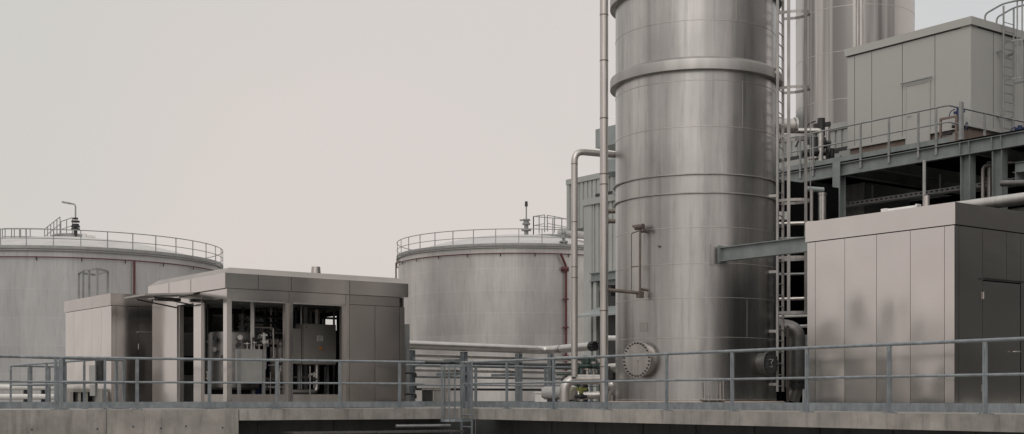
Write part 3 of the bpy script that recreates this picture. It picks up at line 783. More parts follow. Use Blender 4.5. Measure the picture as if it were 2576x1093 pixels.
# cable tray
tr = thing('cable_tray', 'long perforated cable tray hanging under the steel platform', 'cable tray', V(37, 24, 7.0))
ty = MB()
ty.box(36.98, 37.0, 12, 31, 6.93, 7.07); ty.box(37.0, 37.3, 12, 31, 6.93, 6.945)
ty.build('tray', 'tray_metal', tr)
sl = MB()
for k in range(95): sl.box(36.972, 36.979, 12.1 + k * .2, 12.2 + k * .2, 6.98, 7.03)
sl.build('slots', 'dark_metal', tr)
for y in (14, 18.6, 22.5, 24.4, 26.3, 29):
    MB().box(37.08, 37.12, y - .03, y + .03, 6.945, 7.55).build('hanger', 'dull_galvanised', tr)
for x_, y0_, z_, r_, lab in ((38.2, 13, 6.2, .11, 'higher grey service pipe deep under the steel platform'), (38.8, 13, 5.5, .08, 'lower grey service pipe deep under the steel platform')):
    MB().tube([V(x_, y0_, z_), V(x_, 30.5, z_)], r_, 12).cyl(V(x_, 24.9, z_), V(x_, 25.0, z_), r_ * 1.5, 12).cyl(V(x_, 26.9, z_), V(x_, 27.0, z_), r_ * 1.5, 12).build('service_pipe', 'cabinet_pale', None, lab, 'pipe', 'service pipes under the platform')
# pipes between columns
q = P(2473, onX(2473, 35.4)); 
MB().tube([up(q, 3), up(q, zat(408, 39.5)), up(q, zat(408, 39.5)) + V(.2, -.9, 0)], .06, 12, .15).build('elbow_pipe', 'pipe_steel', None, 'bent grey pipe between the two paired platform columns', 'pipe')
q = P(2489, onX(2489, 35.6)); MB().tube([up(q, 3), up(q, 7.4)], .08, 12).build('pipe', 'insulated_pipe', None, 'pale straight pipe beside the bent pipe between the paired columns', 'pipe')
lp = thing('main_pipe', 'thick shiny insulated pipe running behind the right steel cabin roof', 'pipe', V(29.5, 17, 4.9))
zc = zat(508, 33)
MB().tube([V(29.5, 8, zc), V(29.5, 21.2, zc)], .155, 20).build('pipe', 'insulated_pipe', lp)
for y in (12, 15.2, 17.4, 19.2): MB().cyl(V(29.5, y, zc), V(29.5, y + .03, zc), .16, 20).build('collar', 'trim_steel', lp)
for y in (9, 20): MB().box(29.4, 29.6, y, y + .15, 0, zc - .15).build('support_post', 'painted_beam', lp)
MB().tube([V(31, 8, zc - .35), V(31, 20.0, zc - .25)], .09, 14).build('pipe', 'pipe_steel', None, 'thinner grey pipe under the thick shiny pipe at the right edge', 'pipe')
q = P(2540, 36); 
MB().tube([P(2520, 37, zat(462, 37)), P(2620, 36, zat(460, 36))], .09, 12).build('pipe', 'dark_steel', None, 'dull grey pipe in the shade right of the paired columns', 'pipe')

# platform railing
rz = PZ
cY2 = 24.0
ra = V(PX - .06, 35.5, 0); rb = V(PX - .06, cY2, 0); rc = V(PX + 9, cY2 - .0, 0)
pposts = [(V(PX - .06, P(px, onX(px, PX - .06)).y, 0), V(0, 1, 0)) for px in (2013, 2045, 2165, 2236, 2310, 2355)]
pposts = [(p_, d_) for p_, d_ in pposts]
rl_ = railing('platform_railing', 'grey railing on the steel platform wrapping around the grey rooftop cabin', 'railing',
        [[ra, rb, rc]], pposts, z=rz, m='dull_galvanised', toe=False, plate=False, drop=.36, rr=.028, pw_=.07)
MB().box(PX - .11, PX + .0, cY2 - .5, cY2 - .40, PZ - .03, PZ + 1.09).build('corner_post', 'dull_galvanised', rl_)
for x in (36.1, 37.6, 39.2, 41):
    MB().box(x - .03, x + .03, cY2 - .03, cY2 + .03, PZ - .03, PZ + 1.06).build('post', 'dull_galvanised', rl_)

# rooftop cabin
KX, KY, KY1, KX1 = 36.2, 24.55, P(2132, onX(2132, 36.2)).y, 42.0
KB, KT = 8.78, 12.14
rcb = thing('rooftop_cabin', 'pale grey panelled rooftop cabin with one door on the steel platform', 'cabin', V(KX, KY, PZ))
MB().box(KX + .08, KX1 - .05, KY + .08, KY1 - .05, PZ - .03, KB).build('plinth', 'brown_paint', rcb)
MB().box(KX, KX1, KY, KY1, KB, KT - .24).build('walls', 'cabin_paint', rcb)
MB().box(KX - .07, KX1 + .07, KY - .07, KY1 + .07, KT - .25, KT).build('fascia', 'cabin_paint', rcb)
sm = MB()
for px in (2150, 2193, 2270, 2352):
    y = P(px, onX(px, KX)).y; sm.box(KX - .004, KX + .002, y - .007, y + .007, KB + .02, KT - .26)
for x in (37.4, 39.1): sm.box(x - .007, x + .007, KY - .004, KY + .002, KB + .02, KT - .26)
sm.box(KX - .008, KX + .002, KY + .35, KY1, KT - .285, KT - .252); sm.box(KX + .35, KX1, KY - .008, KY + .002, KT - .285, KT - .252)
sm.build('panel_joint', 'dark_metal', rcb)
ya = P(2282, onX(2282, KX)).y; yb = P(2338, onX(2338, KX)).y
zd = zat(216, onX(2300, KX))
dm = MB().box(KX - .03, KX - .004, yb, ya, PZ + .1, zd).build('door', 'cabin_paint', rcb)
fm_ = MB(); fm_.box(KX - .035, KX - .003, ya + .005, ya + .04, PZ + .1, zd + .04); fm_.box(KX - .035, KX - .003, yb - .04, yb - .005, PZ + .1, zd + .04); fm_.box(KX - .035, KX - .003, yb - .005, ya + .005, zd + .01, zd + .04)
fm_.build('frame', 'cabin_paint', dm)
MB().cyl(V(KX - .05, ya - .08, zd - .95), V(KX - .09, ya - .08, zd - .95), .02, 8).bar(V(KX - .09, ya - .08, zd - .95), V(KX - .09, ya - .2, zd - .95), .02, .02).build('handle', 'trim_steel', dm)
MB().tube([V(KX - .09, ya + .18, zd + .13), V(KX - .09, yb - .15, zd + .13)], .028, 8).build('rain_hood', 'dull_galvanised', rcb)
sk = MB(); sk.box(KX - .02, KX + .0, KY - .01, KY1, KB - .06, KB); sk.box(KX, KX1, KY - .02, KY, KB - .06, KB)
sk.build('base_trim', 'cabin_paint', rcb)
# ladder on the cabin front
kl = thing('caged_ladder', 'grey caged ladder with curved grab rails on the rooftop cabin end wall', 'ladder', V(38, KY - .2, PZ))
xa = 37.62; xb = 38.18; yq = KY - .22
for x in (xa, xb): MB().tube([V(x, yq, PZ), V(x, yq, 12.68)], .03, 8).build('stringer', 'dull_galvanised', kl)
r_0 = MB().tube([V(xa, yq, PZ + .3), V(xb, yq, PZ + .3)], .014, 6).build('rung', 'dull_galvanised', kl)
for k in range(1, 15): inst(r_0, kl, V(0, 0, k * .28))
cp = cage_pts(V(xa, yq, 0), V(xb, yq, 0), YN, .70, 11)
for z in (10.3, 11.5):
    h_ = MB()
    for a, b in zip(cp[:-1], cp[1:]): h_.bar(up(a, z), up(b, z), .010, .06)
    h_.build('cage_hoop', 'dull_galvanised', kl)
for i in (2, 3, 5, 7, 8):
    MB().tube([up(cp[i], 10.28), up(cp[i], 12.72)], .022, 6).build('cage_bar', 'dull_galvanised', kl)
for s_, x, zz in ((-1, xa - .04, 0), (1, xb + .04, 0)):
    MB().tube([V(x, KY + .42, 12.30), V(x, KY + .42, 12.56), V(x, yq, 12.74), V(x, yq - .60, 12.72), V((xa + xb) / 2 + s_ * .06, yq - .80, 12.70)], .030, 8, .16).build('grab_rail', 'dull_galvanised', kl)
for z in (11.25, 9.2):
    MB().bar(V(xa - .02, yq, z), V(xa - .02, KY, z), .05, .07).bar(V(xb + .02, yq, z), V(xb + .02, KY, z), .05, .07).build('wall_bracket', 'dull_galvanised', kl)

# valves on the platform
def valve(px, d, zb, h, label, body, head, wheel=True, sc=1.0):
    q = P(px, d, zb)
    t = thing('control_valve', label, 'valve', q)
    MB().cyl(q, q + V(0, 0, h * .45), .05 * sc, 12).cyl(q + V(0, 0, h * .05), q + V(0, 0, h * .09), .12 * sc, 14).cyl(q + V(0, 0, h * .36), q + V(0, 0, h * .41), .13 * sc, 14).build('stem', 'trim_steel', t)
    zc_ = q.z + h * .55
    bd = MB().lathe(V(q.x, q.y, 0), [(.06 * sc, zc_ - h * .12), (.14 * sc, zc_ - h * .08), (.16 * sc, zc_), (.12 * sc, zc_ + h * .10), (.05 * sc, zc_ + h * .14)], 16, True, True)
    bd.tube([V(q.x, q.y, zc_) - RV * .28 * sc, V(q.x, q.y, zc_) + RV * .25 * sc], .075 * sc, 12)
    bd.build('body', body, t)
    hd_ = MB().cyl(V(q.x, q.y, zc_ + h * .14), V(q.x, q.y, q.z + h), .10 * sc, 14).bar(V(q.x, q.y, q.z + h * .86) - RV * .2 * sc, V(q.x, q.y, q.z + h * .9) + RV * .24 * sc, .12 * sc, .11 * sc)
    hd_.tube([V(q.x, q.y, q.z + h * .95) - RV * .15 * sc, V(q.x, q.y, q.z + h * .9) - RV * .35 * sc, V(q.x, q.y, q.z + h * .72) - RV * .42 * sc], .02 * sc, 6, .08)
    hd_.build('actuator', head, t)
    if wheel:
        c_ = V(q.x, q.y, zc_) + RV * .30 * sc - FV * .05
        pts = [c_ + (FV * math.cos(k * math.pi / 8) + UP * math.sin(k * math.pi / 8)) * .16 * sc + RV * 0 for k in range(16)]
        hw = MB().tube(pts, .018 * sc, 6, closed=True)
        for k in range(3):
            a = math.pi * k / 3; hw.tube([c_ + (FV * math.cos(a) + UP * math.sin(a)) * .16 * sc, c_ - (FV * math.cos(a) + UP * math.sin(a)) * .16 * sc], .012 * sc, 6)
        hw.build('handwheel', head, t)
    return t
valve(2048, 45, PZ, 1.15, 'dark valve with handwheel on the platform edge beside the tower ladder', 'dark_metal', 'dark_metal', sc=1.5)
valve(2066, 45.5, PZ, 1.9, 'tall pipe topped by a black actuator on the platform beside the cabin', 'dark_metal', 'dark_metal', False, 1.3)
valve(2092, 45.8, PZ - .03, .95, 'small black lever valve on the platform next to the cabin plinth', 'dark_metal', 'dark_metal', sc=1.0)
valve(2412, 41.2, PZ, 1.35, 'valve with bright blue actuator and handwheel at the platform corner', 'dark_metal', 'blue_paint', sc=.75)
valve(2566, 41.6, PZ, .85, 'small blue valve on the platform at the right edge under the ladder', 'dark_metal', 'blue_paint', sc=.75)
pa = P(2064, 44.9); MB().tube([up(pa, PZ), up(pa, PZ + 1.35), up(pa, PZ + 1.35) - RV * .95], .10, 12, .12).build('elbow_pipe', 'insulated_pipe', None, 'pale elbow pipe standing among the black valves on the platform', 'pipe')
q = P(2080, 46.2); MB().tube([up(q, PZ), up(q, PZ + 1.9)], .12, 12).build('pipe', 'insulated_pipe', None, 'pale upright pipe right of the black actuator on the platform', 'pipe')
# brown frame and box by the corner
q = P(2386, 41.0, PZ)
ff = thing('frame_stand', 'open rust brown frame stand beside the cabin door on the platform', 'stand', q)
f0 = MB()
for s_ in (-.28, .28):
    f0.box(q.x - .03, q.x + .03, q.y + s_ - .03, q.y + s_ + .03, PZ, PZ + 1.0)
f0.box(q.x - .03, q.x + .03, q.y - .25, q.y + .25, PZ + .94, PZ + 1.0); f0.box(q.x - .03, q.x + .03, q.y - .25, q.y + .25, PZ + .02, PZ + .08)
f0.build('frame', 'brown_paint', ff)
MB().box(q.x - .05, q.x + .02, q.y - .15, q.y + .2, PZ + .45, PZ + .52).build('rail', 'dark_metal', ff)
for (px_, py_, py2_, w_, dd, m_, lab) in (
    (2402, 323, 342, .32, 41.0, 'cabinet_grey', 'low grey box by the blue valve on the platform corner'),
    (2478, 330, 346, .75, 41.8, 'brown_paint', 'brown duct box below the end wall of the rooftop cabin')):
    q = P(px_, dd, PZ)
    bq = MB().box(q.x - w_ / 2, q.x + w_ / 2, q.y - .18, q.y + .18, PZ + .10, PZ + .48)
    bq.box(q.x - w_ / 2 + .05, q.x - w_ / 2 + .1, q.y - .15, q.y + .15, PZ - .03, PZ + .10); bq.box(q.x + w_ / 2 - .1, q.x + w_ / 2 - .05, q.y - .15, q.y + .15, PZ - .03, PZ + .10)
    bq.build('equipment_box', m_, None, lab, 'box')

# ------------------------------------------------------------------ clad building left of the tower
CXP = 38.5
bl = thing('clad_building', 'pale green corrugated clad process building left of the tower', 'building', V(CXP, 44, 0))
def clad(mb, x, y0, y1, z0, z1, pitch=.30, dp=.05):
    y = y0
    while y < y1 - 1e-6:
        a = min(y + pitch * .62, y1); b = min(y + pitch, y1)
        mb.box(x, x + dp, y, a, z0, z1)
        if b > a: mb.box(x + dp * .9, x + dp * 1.6, a, b, z0, z1)
        y += pitch
yA = P(1428, onX(1428, CXP)).y; yB = P(1470, onX(1470, CXP - .6)).y
zA0 = zat(573, 60); zA1 = 10.05
m_ = MB(); clad(m_, CXP, 30, yA, zA0, zA1); m_.build('upper_cladding', 'clad_paint', bl)
MB().box(CXP + .09, CXP + 9, 30, yA - .02, zA0, zA1 - .02).build('upper_body', 'duct_paint', bl)
MB().box(CXP - .06, CXP + 9, 30, yA + .06, zA1, zA1 + .24).build('roof_trim', 'clad_paint', bl)
MB().box(CXP - .03, CXP + .14, yA - .14, yA + .04, zA0, zA1).build('corner_trim', 'clad_paint', bl)
zB1 = zat(519, 59); zB0 = zat(689, 59)
m_ = MB(); clad(m_, CXP - .6, 30, yB - .55, zB0, zB1); m_.build('lower_cladding', 'clad_paint', bl)
MB().box(CXP - .5, CXP + 8, 30, yB - .5, 0, zB1 - .01).build('lower_body', 'duct_paint', bl)
MB().box(CXP - .7, CXP - .45, 30, yB, zB1, zB1 + .28).build('ledge_trim', 'clad_paint', bl)
MB().box(CXP - .64, CXP - .1, yB - .55, yB, 0, zB1 - .002).build('corner_trim', 'clad_paint', bl)
MB().box(CXP - .045, CXP - .004, 30, yB - .1, zat(503, 60), zat(495, 60)).build('louvre', 'dark_metal', bl)
MB().ibeam(V(CXP - .7, 30, zB0 - .22), V(CXP - .7, yB - .6, zB0 - .22), .38, .26, .04, .03).build('girder', 'painted_beam', bl)
for px in (1484, 1497):
    y = P(px, onX(px, CXP - .7)).y; MB().box(CXP - .72, CXP - .52, y - .1, y + .1, 0, zB0 - .42).build('post', 'clad_paint', bl)
y = P(1512, onX(1512, CXP - .6)).y
MB().box(CXP - .56, CXP - .51, y - 2.4, y + .3, 0, zat(735, 58.6)).build('doorway', 'dark_metal', bl)
cn = MB(); z_ = zat(792, 58)
y0_ = P(1474, onX(1474, CXP - 1.6)).y
cn.frame(V(CXP - 1.15, y0_ - 1.8, z_ + .1), V(.62, 0, .22), V(0, 2.2, 0), V(0, 0, .04))
cn.build('door_canopy', 'duct_paint', bl)
# duct box on roof, silencer
db = thing('roof_duct', 'grey rectangular duct box high up behind the riser pipe', 'duct', V(40, 42, 10.3))
dX = 40.0; yd = P(1498, onX(1498, dX)).y
MB().box(dX, dX + 5, yd - 7, yd, zat(374, 61.7), zat(327, 61.7)).build('casing', 'duct_paint', db)
MB().box(dX + .3, dX + .5, yd - 2.0, yd - 1.8, 10.28, zat(374, 61.7)).build('leg', 'dark_metal', db)
MB().box(dX + 4.3, dX + 4.5, yd - 2.0, yd - 1.8, 10.28, zat(374, 61.7)).build('leg', 'dark_metal', db)
MB().box(dX + .3, dX + .5, yd - 5.4, yd - 5.2, 10.28, zat(374, 61.7)).build('leg', 'dark_metal', db)
q = P(1547, 57)
MB().lathe(V(q.x, q.y, 0), [(.12, zat(446, 57)), (.42, zat(436, 57)), (.44, zat(405, 57)), (.30, zat(398, 57)), (.12, zat(392, 57))], 24, True, True).tube([up(q, zat(388, 57)), up(q, zat(392, 57))], .3, 12).tube([up(q, 9.0), up(q, zat(446, 57))], .1, 8).build('silencer', 'duct_paint', None, 'rounded grey silencer vessel half hidden behind the tower edge', 'vessel')
for (py_, lab) in ((532, 'upper dark stub pipe between riser pipe and tower'), (557, 'lower dark stub pipe between riser pipe and tower')):
    q = P(1524, 44, zat(py_, 44)); MB().tube([q, q + RV * 1.0], .075, 10).cyl(q + RV * .05, q + RV * .1, .11, 10).build('stub_pipe', 'brown_pipe', None, lab, 'pipe')
q = P(1528, 40, zat(851, 40)); MB().tube([q - RV * .1, q + RV * 1.2], .075, 12).build('pipe', 'white_paint', None, 'short white pipe between riser pipe and tower above the railing', 'pipe')
q = P(1540, 33, zat(733, 33)); MB().box(q.x - .11, q.x + .16, q.y - .08, q.y + .08, q.z - .12, q.z + .12).tube([q + V(0, 0, .14) - RV * .15, q + V(0, 0, .14) + RV * .4], .03, 8).tube([q - V(0, 0, .1) - RV * .15, q - V(0, 0, .1) + RV * .3], .03, 8).build('valve_block', 'dark_metal', None, 'small black valve block behind the riser pipe beside the tower', 'valve')

# ------------------------------------------------------------------ pipe rack between pavilion and tower
pr = thing('pipe_rack', 'low galvanised pipe rack carrying pipes between pavilion and tower', 'pipe rack', P(1250, 39))
bp0 = V(18.2, 31.5, 1.75); bp1 = P(1375, 41.2, 1.73); bp2 = P(1488, 38.8, 1.76)
big = thing('rack_pipe', 'thick pale insulated pipe on top of the pipe rack beside the pavilion', 'pipe', V(18.2, 31.5, 1.6))
MB().tube([bp0, bp1, bp2], .125, 20, .5).build('pipe', 'insulated_pipe', big)
nn = (bp2 - bp1).normalized()
MB().cyl(bp2, bp2 + nn * .05, .15, 20).cyl(bp2 + nn * .10, bp2 + nn * .14, .15, 20).disc_bolts(bp2 + nn * .14, nn, .13, 10, .02, .12).build('end_flange', 'dark_metal', big)
MB().cyl(bp1 + nn * .9, bp1 + nn * .93, .130, 20).build('collar', 'dark_metal', big)
dd_ = (bp1 - bp0).normalized(); sd = V(-dd_.y, dd_.x, 0)
def bpx(px): return lineX(px, bp0, dd_)
for px in (1035, 1167, 1305):
    q = bpx(px)
    MB().ibeam(up(q, 0), up(q, 1.60), .16, .16, .012, .01, dd_).build('post', 'galvanised', pr)
    MB().bar(up(q, 1.35) - sd * .1, up(q, 1.35) + sd * 1.2, .09, .08).bar(up(q, .95) - sd * .1, up(q, .95) + sd * 1.2, .09, .08).build('cross_arm', 'galvanised', pr)
q = P(1385, 40.6); MB().ibeam(up(q, 0), up(q, 1.60), .14, .14, .012, .01, dd_).build('post', 'galvanised', pr)
for k, (z, off, r_, m_, lab) in enumerate((
    (1.46, .12, .045, 'trim_steel', 'grey rack pipe right under the thick insulated pipe'),
    (1.24, .55, .085, 'dark_metal', 'dark rack pipe, second below the thick insulated pipe'),
    (1.05, .25, .05, 'pipe_steel', 'steel rack pipe at half height of the rack posts'),
    (.86, .60, .035, 'dull_galvanised', 'thin grey rack pipe just above the rear railing'),
    (.50, .30, .035, 'dark_metal', 'thin dark rack pipe near knee height'),
    (1.34, .9, .05, 'cabinet_grey', 'dull grey rack pipe at the far side of the rack'))):
    a = bp0 + sd * off; b = bp1 + sd * off + dd_ * 2.2
    MB().tube([up(a, z), up(b, z)], r_, 10).build('rack_pipe', m_, None, lab, 'pipe')
# small pipes hanging beside pavilion edge
for k in range(4):
    z = .35 + k * .28; q = P(1022, 35.2, z)
    MB().tube([q - RV * .2, q + RV * .25, q + RV * .25 - V(0, 0, .12)], .03, 8, .05).build('stub_pipe', 'dark_metal', None,
       ('lowest', 'second lowest', 'third lowest', 'topmost')[k] + ' of four small dark stub pipes at the pavilion corner', 'pipe')
q = P(1024, 36, 1.6); MB().box(q.x - .05, q.x + .05, q.y - .05, q.y + .05, 0, 2.25).build('slim_post', 'dull_galvanised', None, 'slim grey post standing right beside the pavilion wall', 'post')
# low boxes behind the rail
for (pa_, pb_, py_, dd, lab, m_) in ((1063, 1088, 978, 36.5, 'low dark framed cabinet on the deck left of the pit ladder', 'cabinet_grey'), (1092, 1132, 978, 36.8, 'low grey cabinet on the deck behind the pit ladder', 'cabinet_grey'), (1346, 1380, 986, 35, 'low white bench behind the railing left of the elbow pipe', 'white_paint')):
    a = P(pa_, dd); b = P(pb_, dd); z_ = zat(py_, dd)
    t = thing('low_cabinet', lab, 'cabinet', a)
    MB().frame(V((a.x + b.x) / 2, (a.y + b.y) / 2, z_ - .02), (b - a) / 2 * 1.06, FV * .22, V(0, 0, .02)).build('top', m_, t)
    MB().frame(V((a.x + b.x) / 2, (a.y + b.y) / 2, z_ / 2), (b - a) / 2, FV * .19, V(0, 0, z_ / 2 - .045)).build('body', 'dark_metal' if pa_ == 1063 else m_, t)
# pump and valves by the elbow
pm = P(1392, 31.4)
pu = thing('pump', 'pale pump motor on a base frame behind the railing by the elbow pipe', 'pump', up(pm, 0))
MB().tube([up(pm, .36) - RV * .28, up(pm, .36) - RV * .2, up(pm, .36) + RV * .2], [.10, .155, .155], 18).build('motor', 'cabinet_pale', pu)
MB().lathe(up(pm, 0) + RV * .38, [(.05, .16), (.20, .2), (.22, .36), (.2, .5), (.06, .56)], 16, True, True).build('volute', 'pipe_steel', pu)
MB().bar(up(pm, .06) - RV * .35, up(pm, .06) + RV * .6, .3, .12).bar(up(pm, .16) - RV * .15, up(pm, .16) + RV * .1, .2, .1).build('base_frame', 'dark_metal', pu)
for (px, d, zb, h, lab, bd_, hd_, wl, sc_) in (
    (1462, 30.6, 0, .50, 'small valve hung with a yellow green tag beside the elbow pipe', 'dark_metal', 'tag_yellow', False, .55),
    (1478, 31.8, .76, .45, 'green valve on the horizontal pipe at the riser foot', 'green_paint', 'green_paint', True, .8),
    (1495, 32.4, .78, .42, 'pale green flanged valve directly left of the riser pipe', 'green_paint', 'trim_steel', False, .8),
    (1440, 33.5, 0, .85, 'dark valve standing behind the bent tall pipe', 'dark_metal', 'dark_metal', True, .7),
    (1540, 31.6, 0, 1.0, 'valve with black head between riser pipe and manhole', 'trim_steel', 'dark_metal', True, .9)):
    valve(px, d, zb, h, lab, bd_, hd_, wl, sc_)
q = P(1475, 31.0, 0); MB().tube([P(1455, 31.2, .29), P(1508, 31.2, .31)], .09, 12).cyl(P(1453, 31.2, .29), P(1459, 31.2, .29), .125, 14).build('stub_pipe', 'pipe_steel', None, 'short steel pipe with a green end flange low beside the riser', 'pipe')
MB().tube([P(1532, 32, .95), P(1565, 31, .95)], .12, 14).tube([P(1530, 32, .22), P(1556, 31, .62), P(1566, 30.8, .64)], .08, 12, .1).build('inlet_pipe', 'insulated_pipe', None, 'pale inlet pipe entering the tower foot behind the riser', 'pipe')
for (px, d, h, lab) in ((1452, 32.8, 1.0, 'slim dark post left of the two behind the elbow pipe'), (1472, 33.2, 1.3, 'slim dark post between elbow pipe and riser')):
    q = P(px, d); MB().box(q.x - .05, q.x + .05, q.y - .05, q.y + .05, 0, h).box(q.x - .09, q.x + .09, q.y - .09, q.y + .09, 0, .015).build('slim_post', 'green_paint' if px == 1452 else 'dark_metal', None, lab, 'post')
for k, (z, lab) in enumerate(((1.28, 'upper thin cross pipe behind the bent tall pipe'), (1.12, 'lower thin cross pipe behind the bent tall pipe'), (.86, 'thin green cross pipe near the riser foot'))):
    MB().tube([P(1400, 34 + k * .3, z), P(1508, 33.5 + k * .3, z)], .03, 8).build('cross_pipe', ('dull_galvanised', 'dark_metal', 'green_paint')[k], None, lab, 'pipe')

# ------------------------------------------------------------------ left: white pipes, trestle, control post
wpts = P(-60, 40); 
for (py_, r_, lab) in ((975, .09, 'upper of two long white pipes on stands at the left edge'), (999, .085, 'lower of two long white pipes on stands at the left edge')):
    zc = zat(py_, 40) if py_ < 990 else zat(py_, 39)
    dd = 40 if py_ < 990 else 39
    a = P(-120, dd - .5, zc); b = P(147, dd + 1.0, zc)
    t = thing('white_pipe', lab, 'pipe', up(a, 0))
    MB().tube([a, b], r_, 14).build('pipe', 'white_paint', t)
    for f in (.2, .68, .85):
        q = a + (b - a) * f; MB().box(q.x - .05, q.x + .05, q.y - .05, q.y + .05, 0, zc - r_ * .8).build('stand', 'dark_metal', t)
q0 = P(174, 36); q1 = P(232, 36.6); zt = zat(979, 36)
te = thing('trestle', 'low concrete coloured trestle with square openings left of the control post', 'trestle', q0)
MB().bar(up(q0, zt - .04), up(q1, zt - .04), .35, .09).build('top', 'yard_concrete', te)
for f in (.03, .36, .66, .97):
    q = q0 + (q1 - q0) * f; MB().box(q.x - .04, q.x + .04, q.y - .15, q.y + .15, 0, zt - .085).build('leg', 'yard_concrete', te)
MB().bar(up(q0, .25) + FV * .2, up(q1, .25) + FV * .2, .02, .42).build('back_board', 'dark_metal', te)
q = P(242, 30.5)
cpst = thing('control_post', 'instrument post with grey control boxes and cable behind the left railing', 'control post', q)
MB().bar(up(q, 0), up(q, 1.10), .05, .05).build('post', 'galvanised', cpst)
q2 = q - RV * .04 - FV * .10
MB().frame(up(q2, .80), RV * .07, FV * .07, V(0, 0, .19)).build('control_box', 'cabinet_pale', cpst)
MB().frame(up(q + RV * .09, .85), RV * .06, FV * .08, V(0, 0, .26)).build('control_box', 'dark_metal', cpst)
MB().frame(up(q2, .42), RV * .06, FV * .05, V(0, 0, .13)).build('control_box', 'cabinet_pale', cpst)
MB().frame(up(q + RV * .07, .22), RV * .09, FV * .06, V(0, 0, .22)).build('foot_box', 'cabinet_grey', cpst)
MB().tube([up(q2, .30), up(q2, .12) + RV * .03 - FV * .04, up(q2, .02) + RV * .12], .012, 6, .06).build('cable', 'dark_metal', cpst)

# ------------------------------------------------------------------ small steel cabin at the left
SX, SY, SX1 = 12.5, 34.5, 17.4
SY1 = 38.2; SH = 3.02
sc = thing('steel_cabin', 'smaller plain steel cabin left of and behind the open pavilion', 'cabin', V(SX, SY, 0))
MB().box(SX + .03, SX1, SY + .03, SY1, 0, SH - .04).build('core', 'dark_metal', sc)
fz2 = SH - .32
fm = MB(); fm.box(SX - .03, SX1 + .03, SY - .03, SY + .02, fz2, SH); fm.box(SX - .03, SX + .02, SY + .02, SY1 + .03, fz2, SH); fm.box(SX + .02, SX1 + .03, SY + .02, SY1 + .03, SH - .03, SH - .004)
fm.build('fascia', 'shaded_steel', sc)
nP = 5
for k in range(nP):
    w = (SY1 - SY) / nP; m_ = MB(); panel(m_, V(SX, SY1 - k * w - .003, .01), V(0, -1, 0), w - .006, fz2 - .02, .012, XN, seed=50 + k); m_.build('side_panel', 'panel_steel', sc)
xf = [SX, P(292, onY(292, SY)).x, P(347, onY(347, SY)).x]
DW = 1.25; dz_ = 2.0
m_ = MB(); panel(m_, V(xf[0] + .003, SY, .01), V(1, 0, 0), xf[1] - xf[0] - .006, fz2 - .02, 0, YN, 2, 4); m_.build('front_panel', 'shaded_steel', sc)
m_ = MB(); panel(m_, V(xf[1] + .003, SY, .01), V(1, 0, 0), xf[2] - xf[1] - .006, fz2 - .02, .006, YN, seed=60); m_.build('front_panel', 'shaded_steel', sc)
m_ = MB(); panel(m_, V(xf[2] + .003, SY, dz_ + .03), V(1, 0, 0), SX1 - xf[2] - .006, fz2 - dz_ - .04, .004, YN, seed=61); m_.build('over_door_panel', 'shaded_steel', sc)
for k in range(2):
    x = xf[2] + k * 1.25
    m_ = MB(); panel(m_, V(x + .008, SY + .004, .02), V(1, 0, 0), 1.234, dz_ - .03, .003, YN, seed=62 + k); dr2 = m_.build('door', 'shaded_steel', sc)
    MB().box(x + 1.05, x + 1.08, SY - .03, SY, .95, 1.15).build('handle', 'dark_metal', dr2)
    MB().cyl(V(x + .012, SY - .008, 1.55), V(x + .012, SY - .008, 1.70), .012, 8).build('hinge', 'insulated_pipe', dr2)
m_ = MB(); panel(m_, V(xf[2] + 2.505, SY, .01), V(1, 0, 0), SX1 - xf[2] - 2.51, dz_ - .02, .004, YN, seed=66); m_.build('front_panel', 'shaded_steel', sc)
MB().box(xf[2] - .02, SX1, SY - .06, SY + .003, dz_, dz_ + .025).build('rain_strip', 'insulated_pipe', sc)
rf = MB(); zr = zat(686, 37.5)
a = P(198, 37.6, zr); b = P(209, 36.9, zr); c = P(245, 36.4, zr); e = P(271, 37.2, zr)
for q in (a, b, P(224, 36.7, zr), c, e): rf.bar(q, up(q, SH - .01), .05, .05)
for u_, v_ in ((a, b), (b, c), (c, e), (a, P(236, 38.2, zr)), (P(236, 38.2, zr), e)): rf.bar(u_, v_, .06, .05)
rf.build('roof_frame', 'dull_galvanised', sc)

# ------------------------------------------------------------------ open pavilion
QX, QY, QX1, QY1 = 13.23, 28.9, 18.12, 33.5
zl, zf, zt_, ztop_ = 2.56, 2.82, 3.17, 3.32
pv = thing('steel_pavilion', 'open sided steel equipment pavilion with chamfered roof edge and exposed machinery', 'pavilion', V(QX, QY, 0))
def ringprof(mb, prof):
    """prof: list of (outset, z) swept round the pavilion plan"""
    rings = [[mb.bm.verts.new(p) for p in ((QX - o, QY - o, z), (QX1 + o, QY - o, z), (QX1 + o, QY1 + o, z), (QX - o, QY1 + o, z))] for o, z in prof]
    for a, b in zip(rings[:-1], rings[1:]):
        for k in range(4): mb.face([a[k], a[(k + 1) % 4], b[(k + 1) % 4], b[k]])
    return rings
m_ = MB(); rgs = ringprof(m_, [(-.05, zf), (.08, zf), (.08, zt_), (.02, zt_ - .002)]); m_.face(rgs[0][::-1])
m_.build('fascia', 'panel_steel', pv)
m_ = MB(); rgs = ringprof(m_, [(.078, zt_ + .001), (-.12, ztop_)]); m_.face(rgs[-1]); m_.build('roof', 'roof_steel', pv)
sm = MB()
for px in (650, 733, 880):
    x = P(px, onY(px, QY - .08)).x; sm.box(x - .006, x + .006, QY - .084, QY - .078, zf + .005, zt_ - .005)
for px in (425, 480):
    y = P(px, onX(px, QX - .08)).y; sm.box(QX - .084, QX - .078, y - .006, y + .006, zf + .005, zt_ - .005)
sm.build('roof_joint', 'dark_metal', pv)
X = lambda px: P(px, onY(px, QY)).x
Y = lambda px: P(px, onX(px, QX)).y
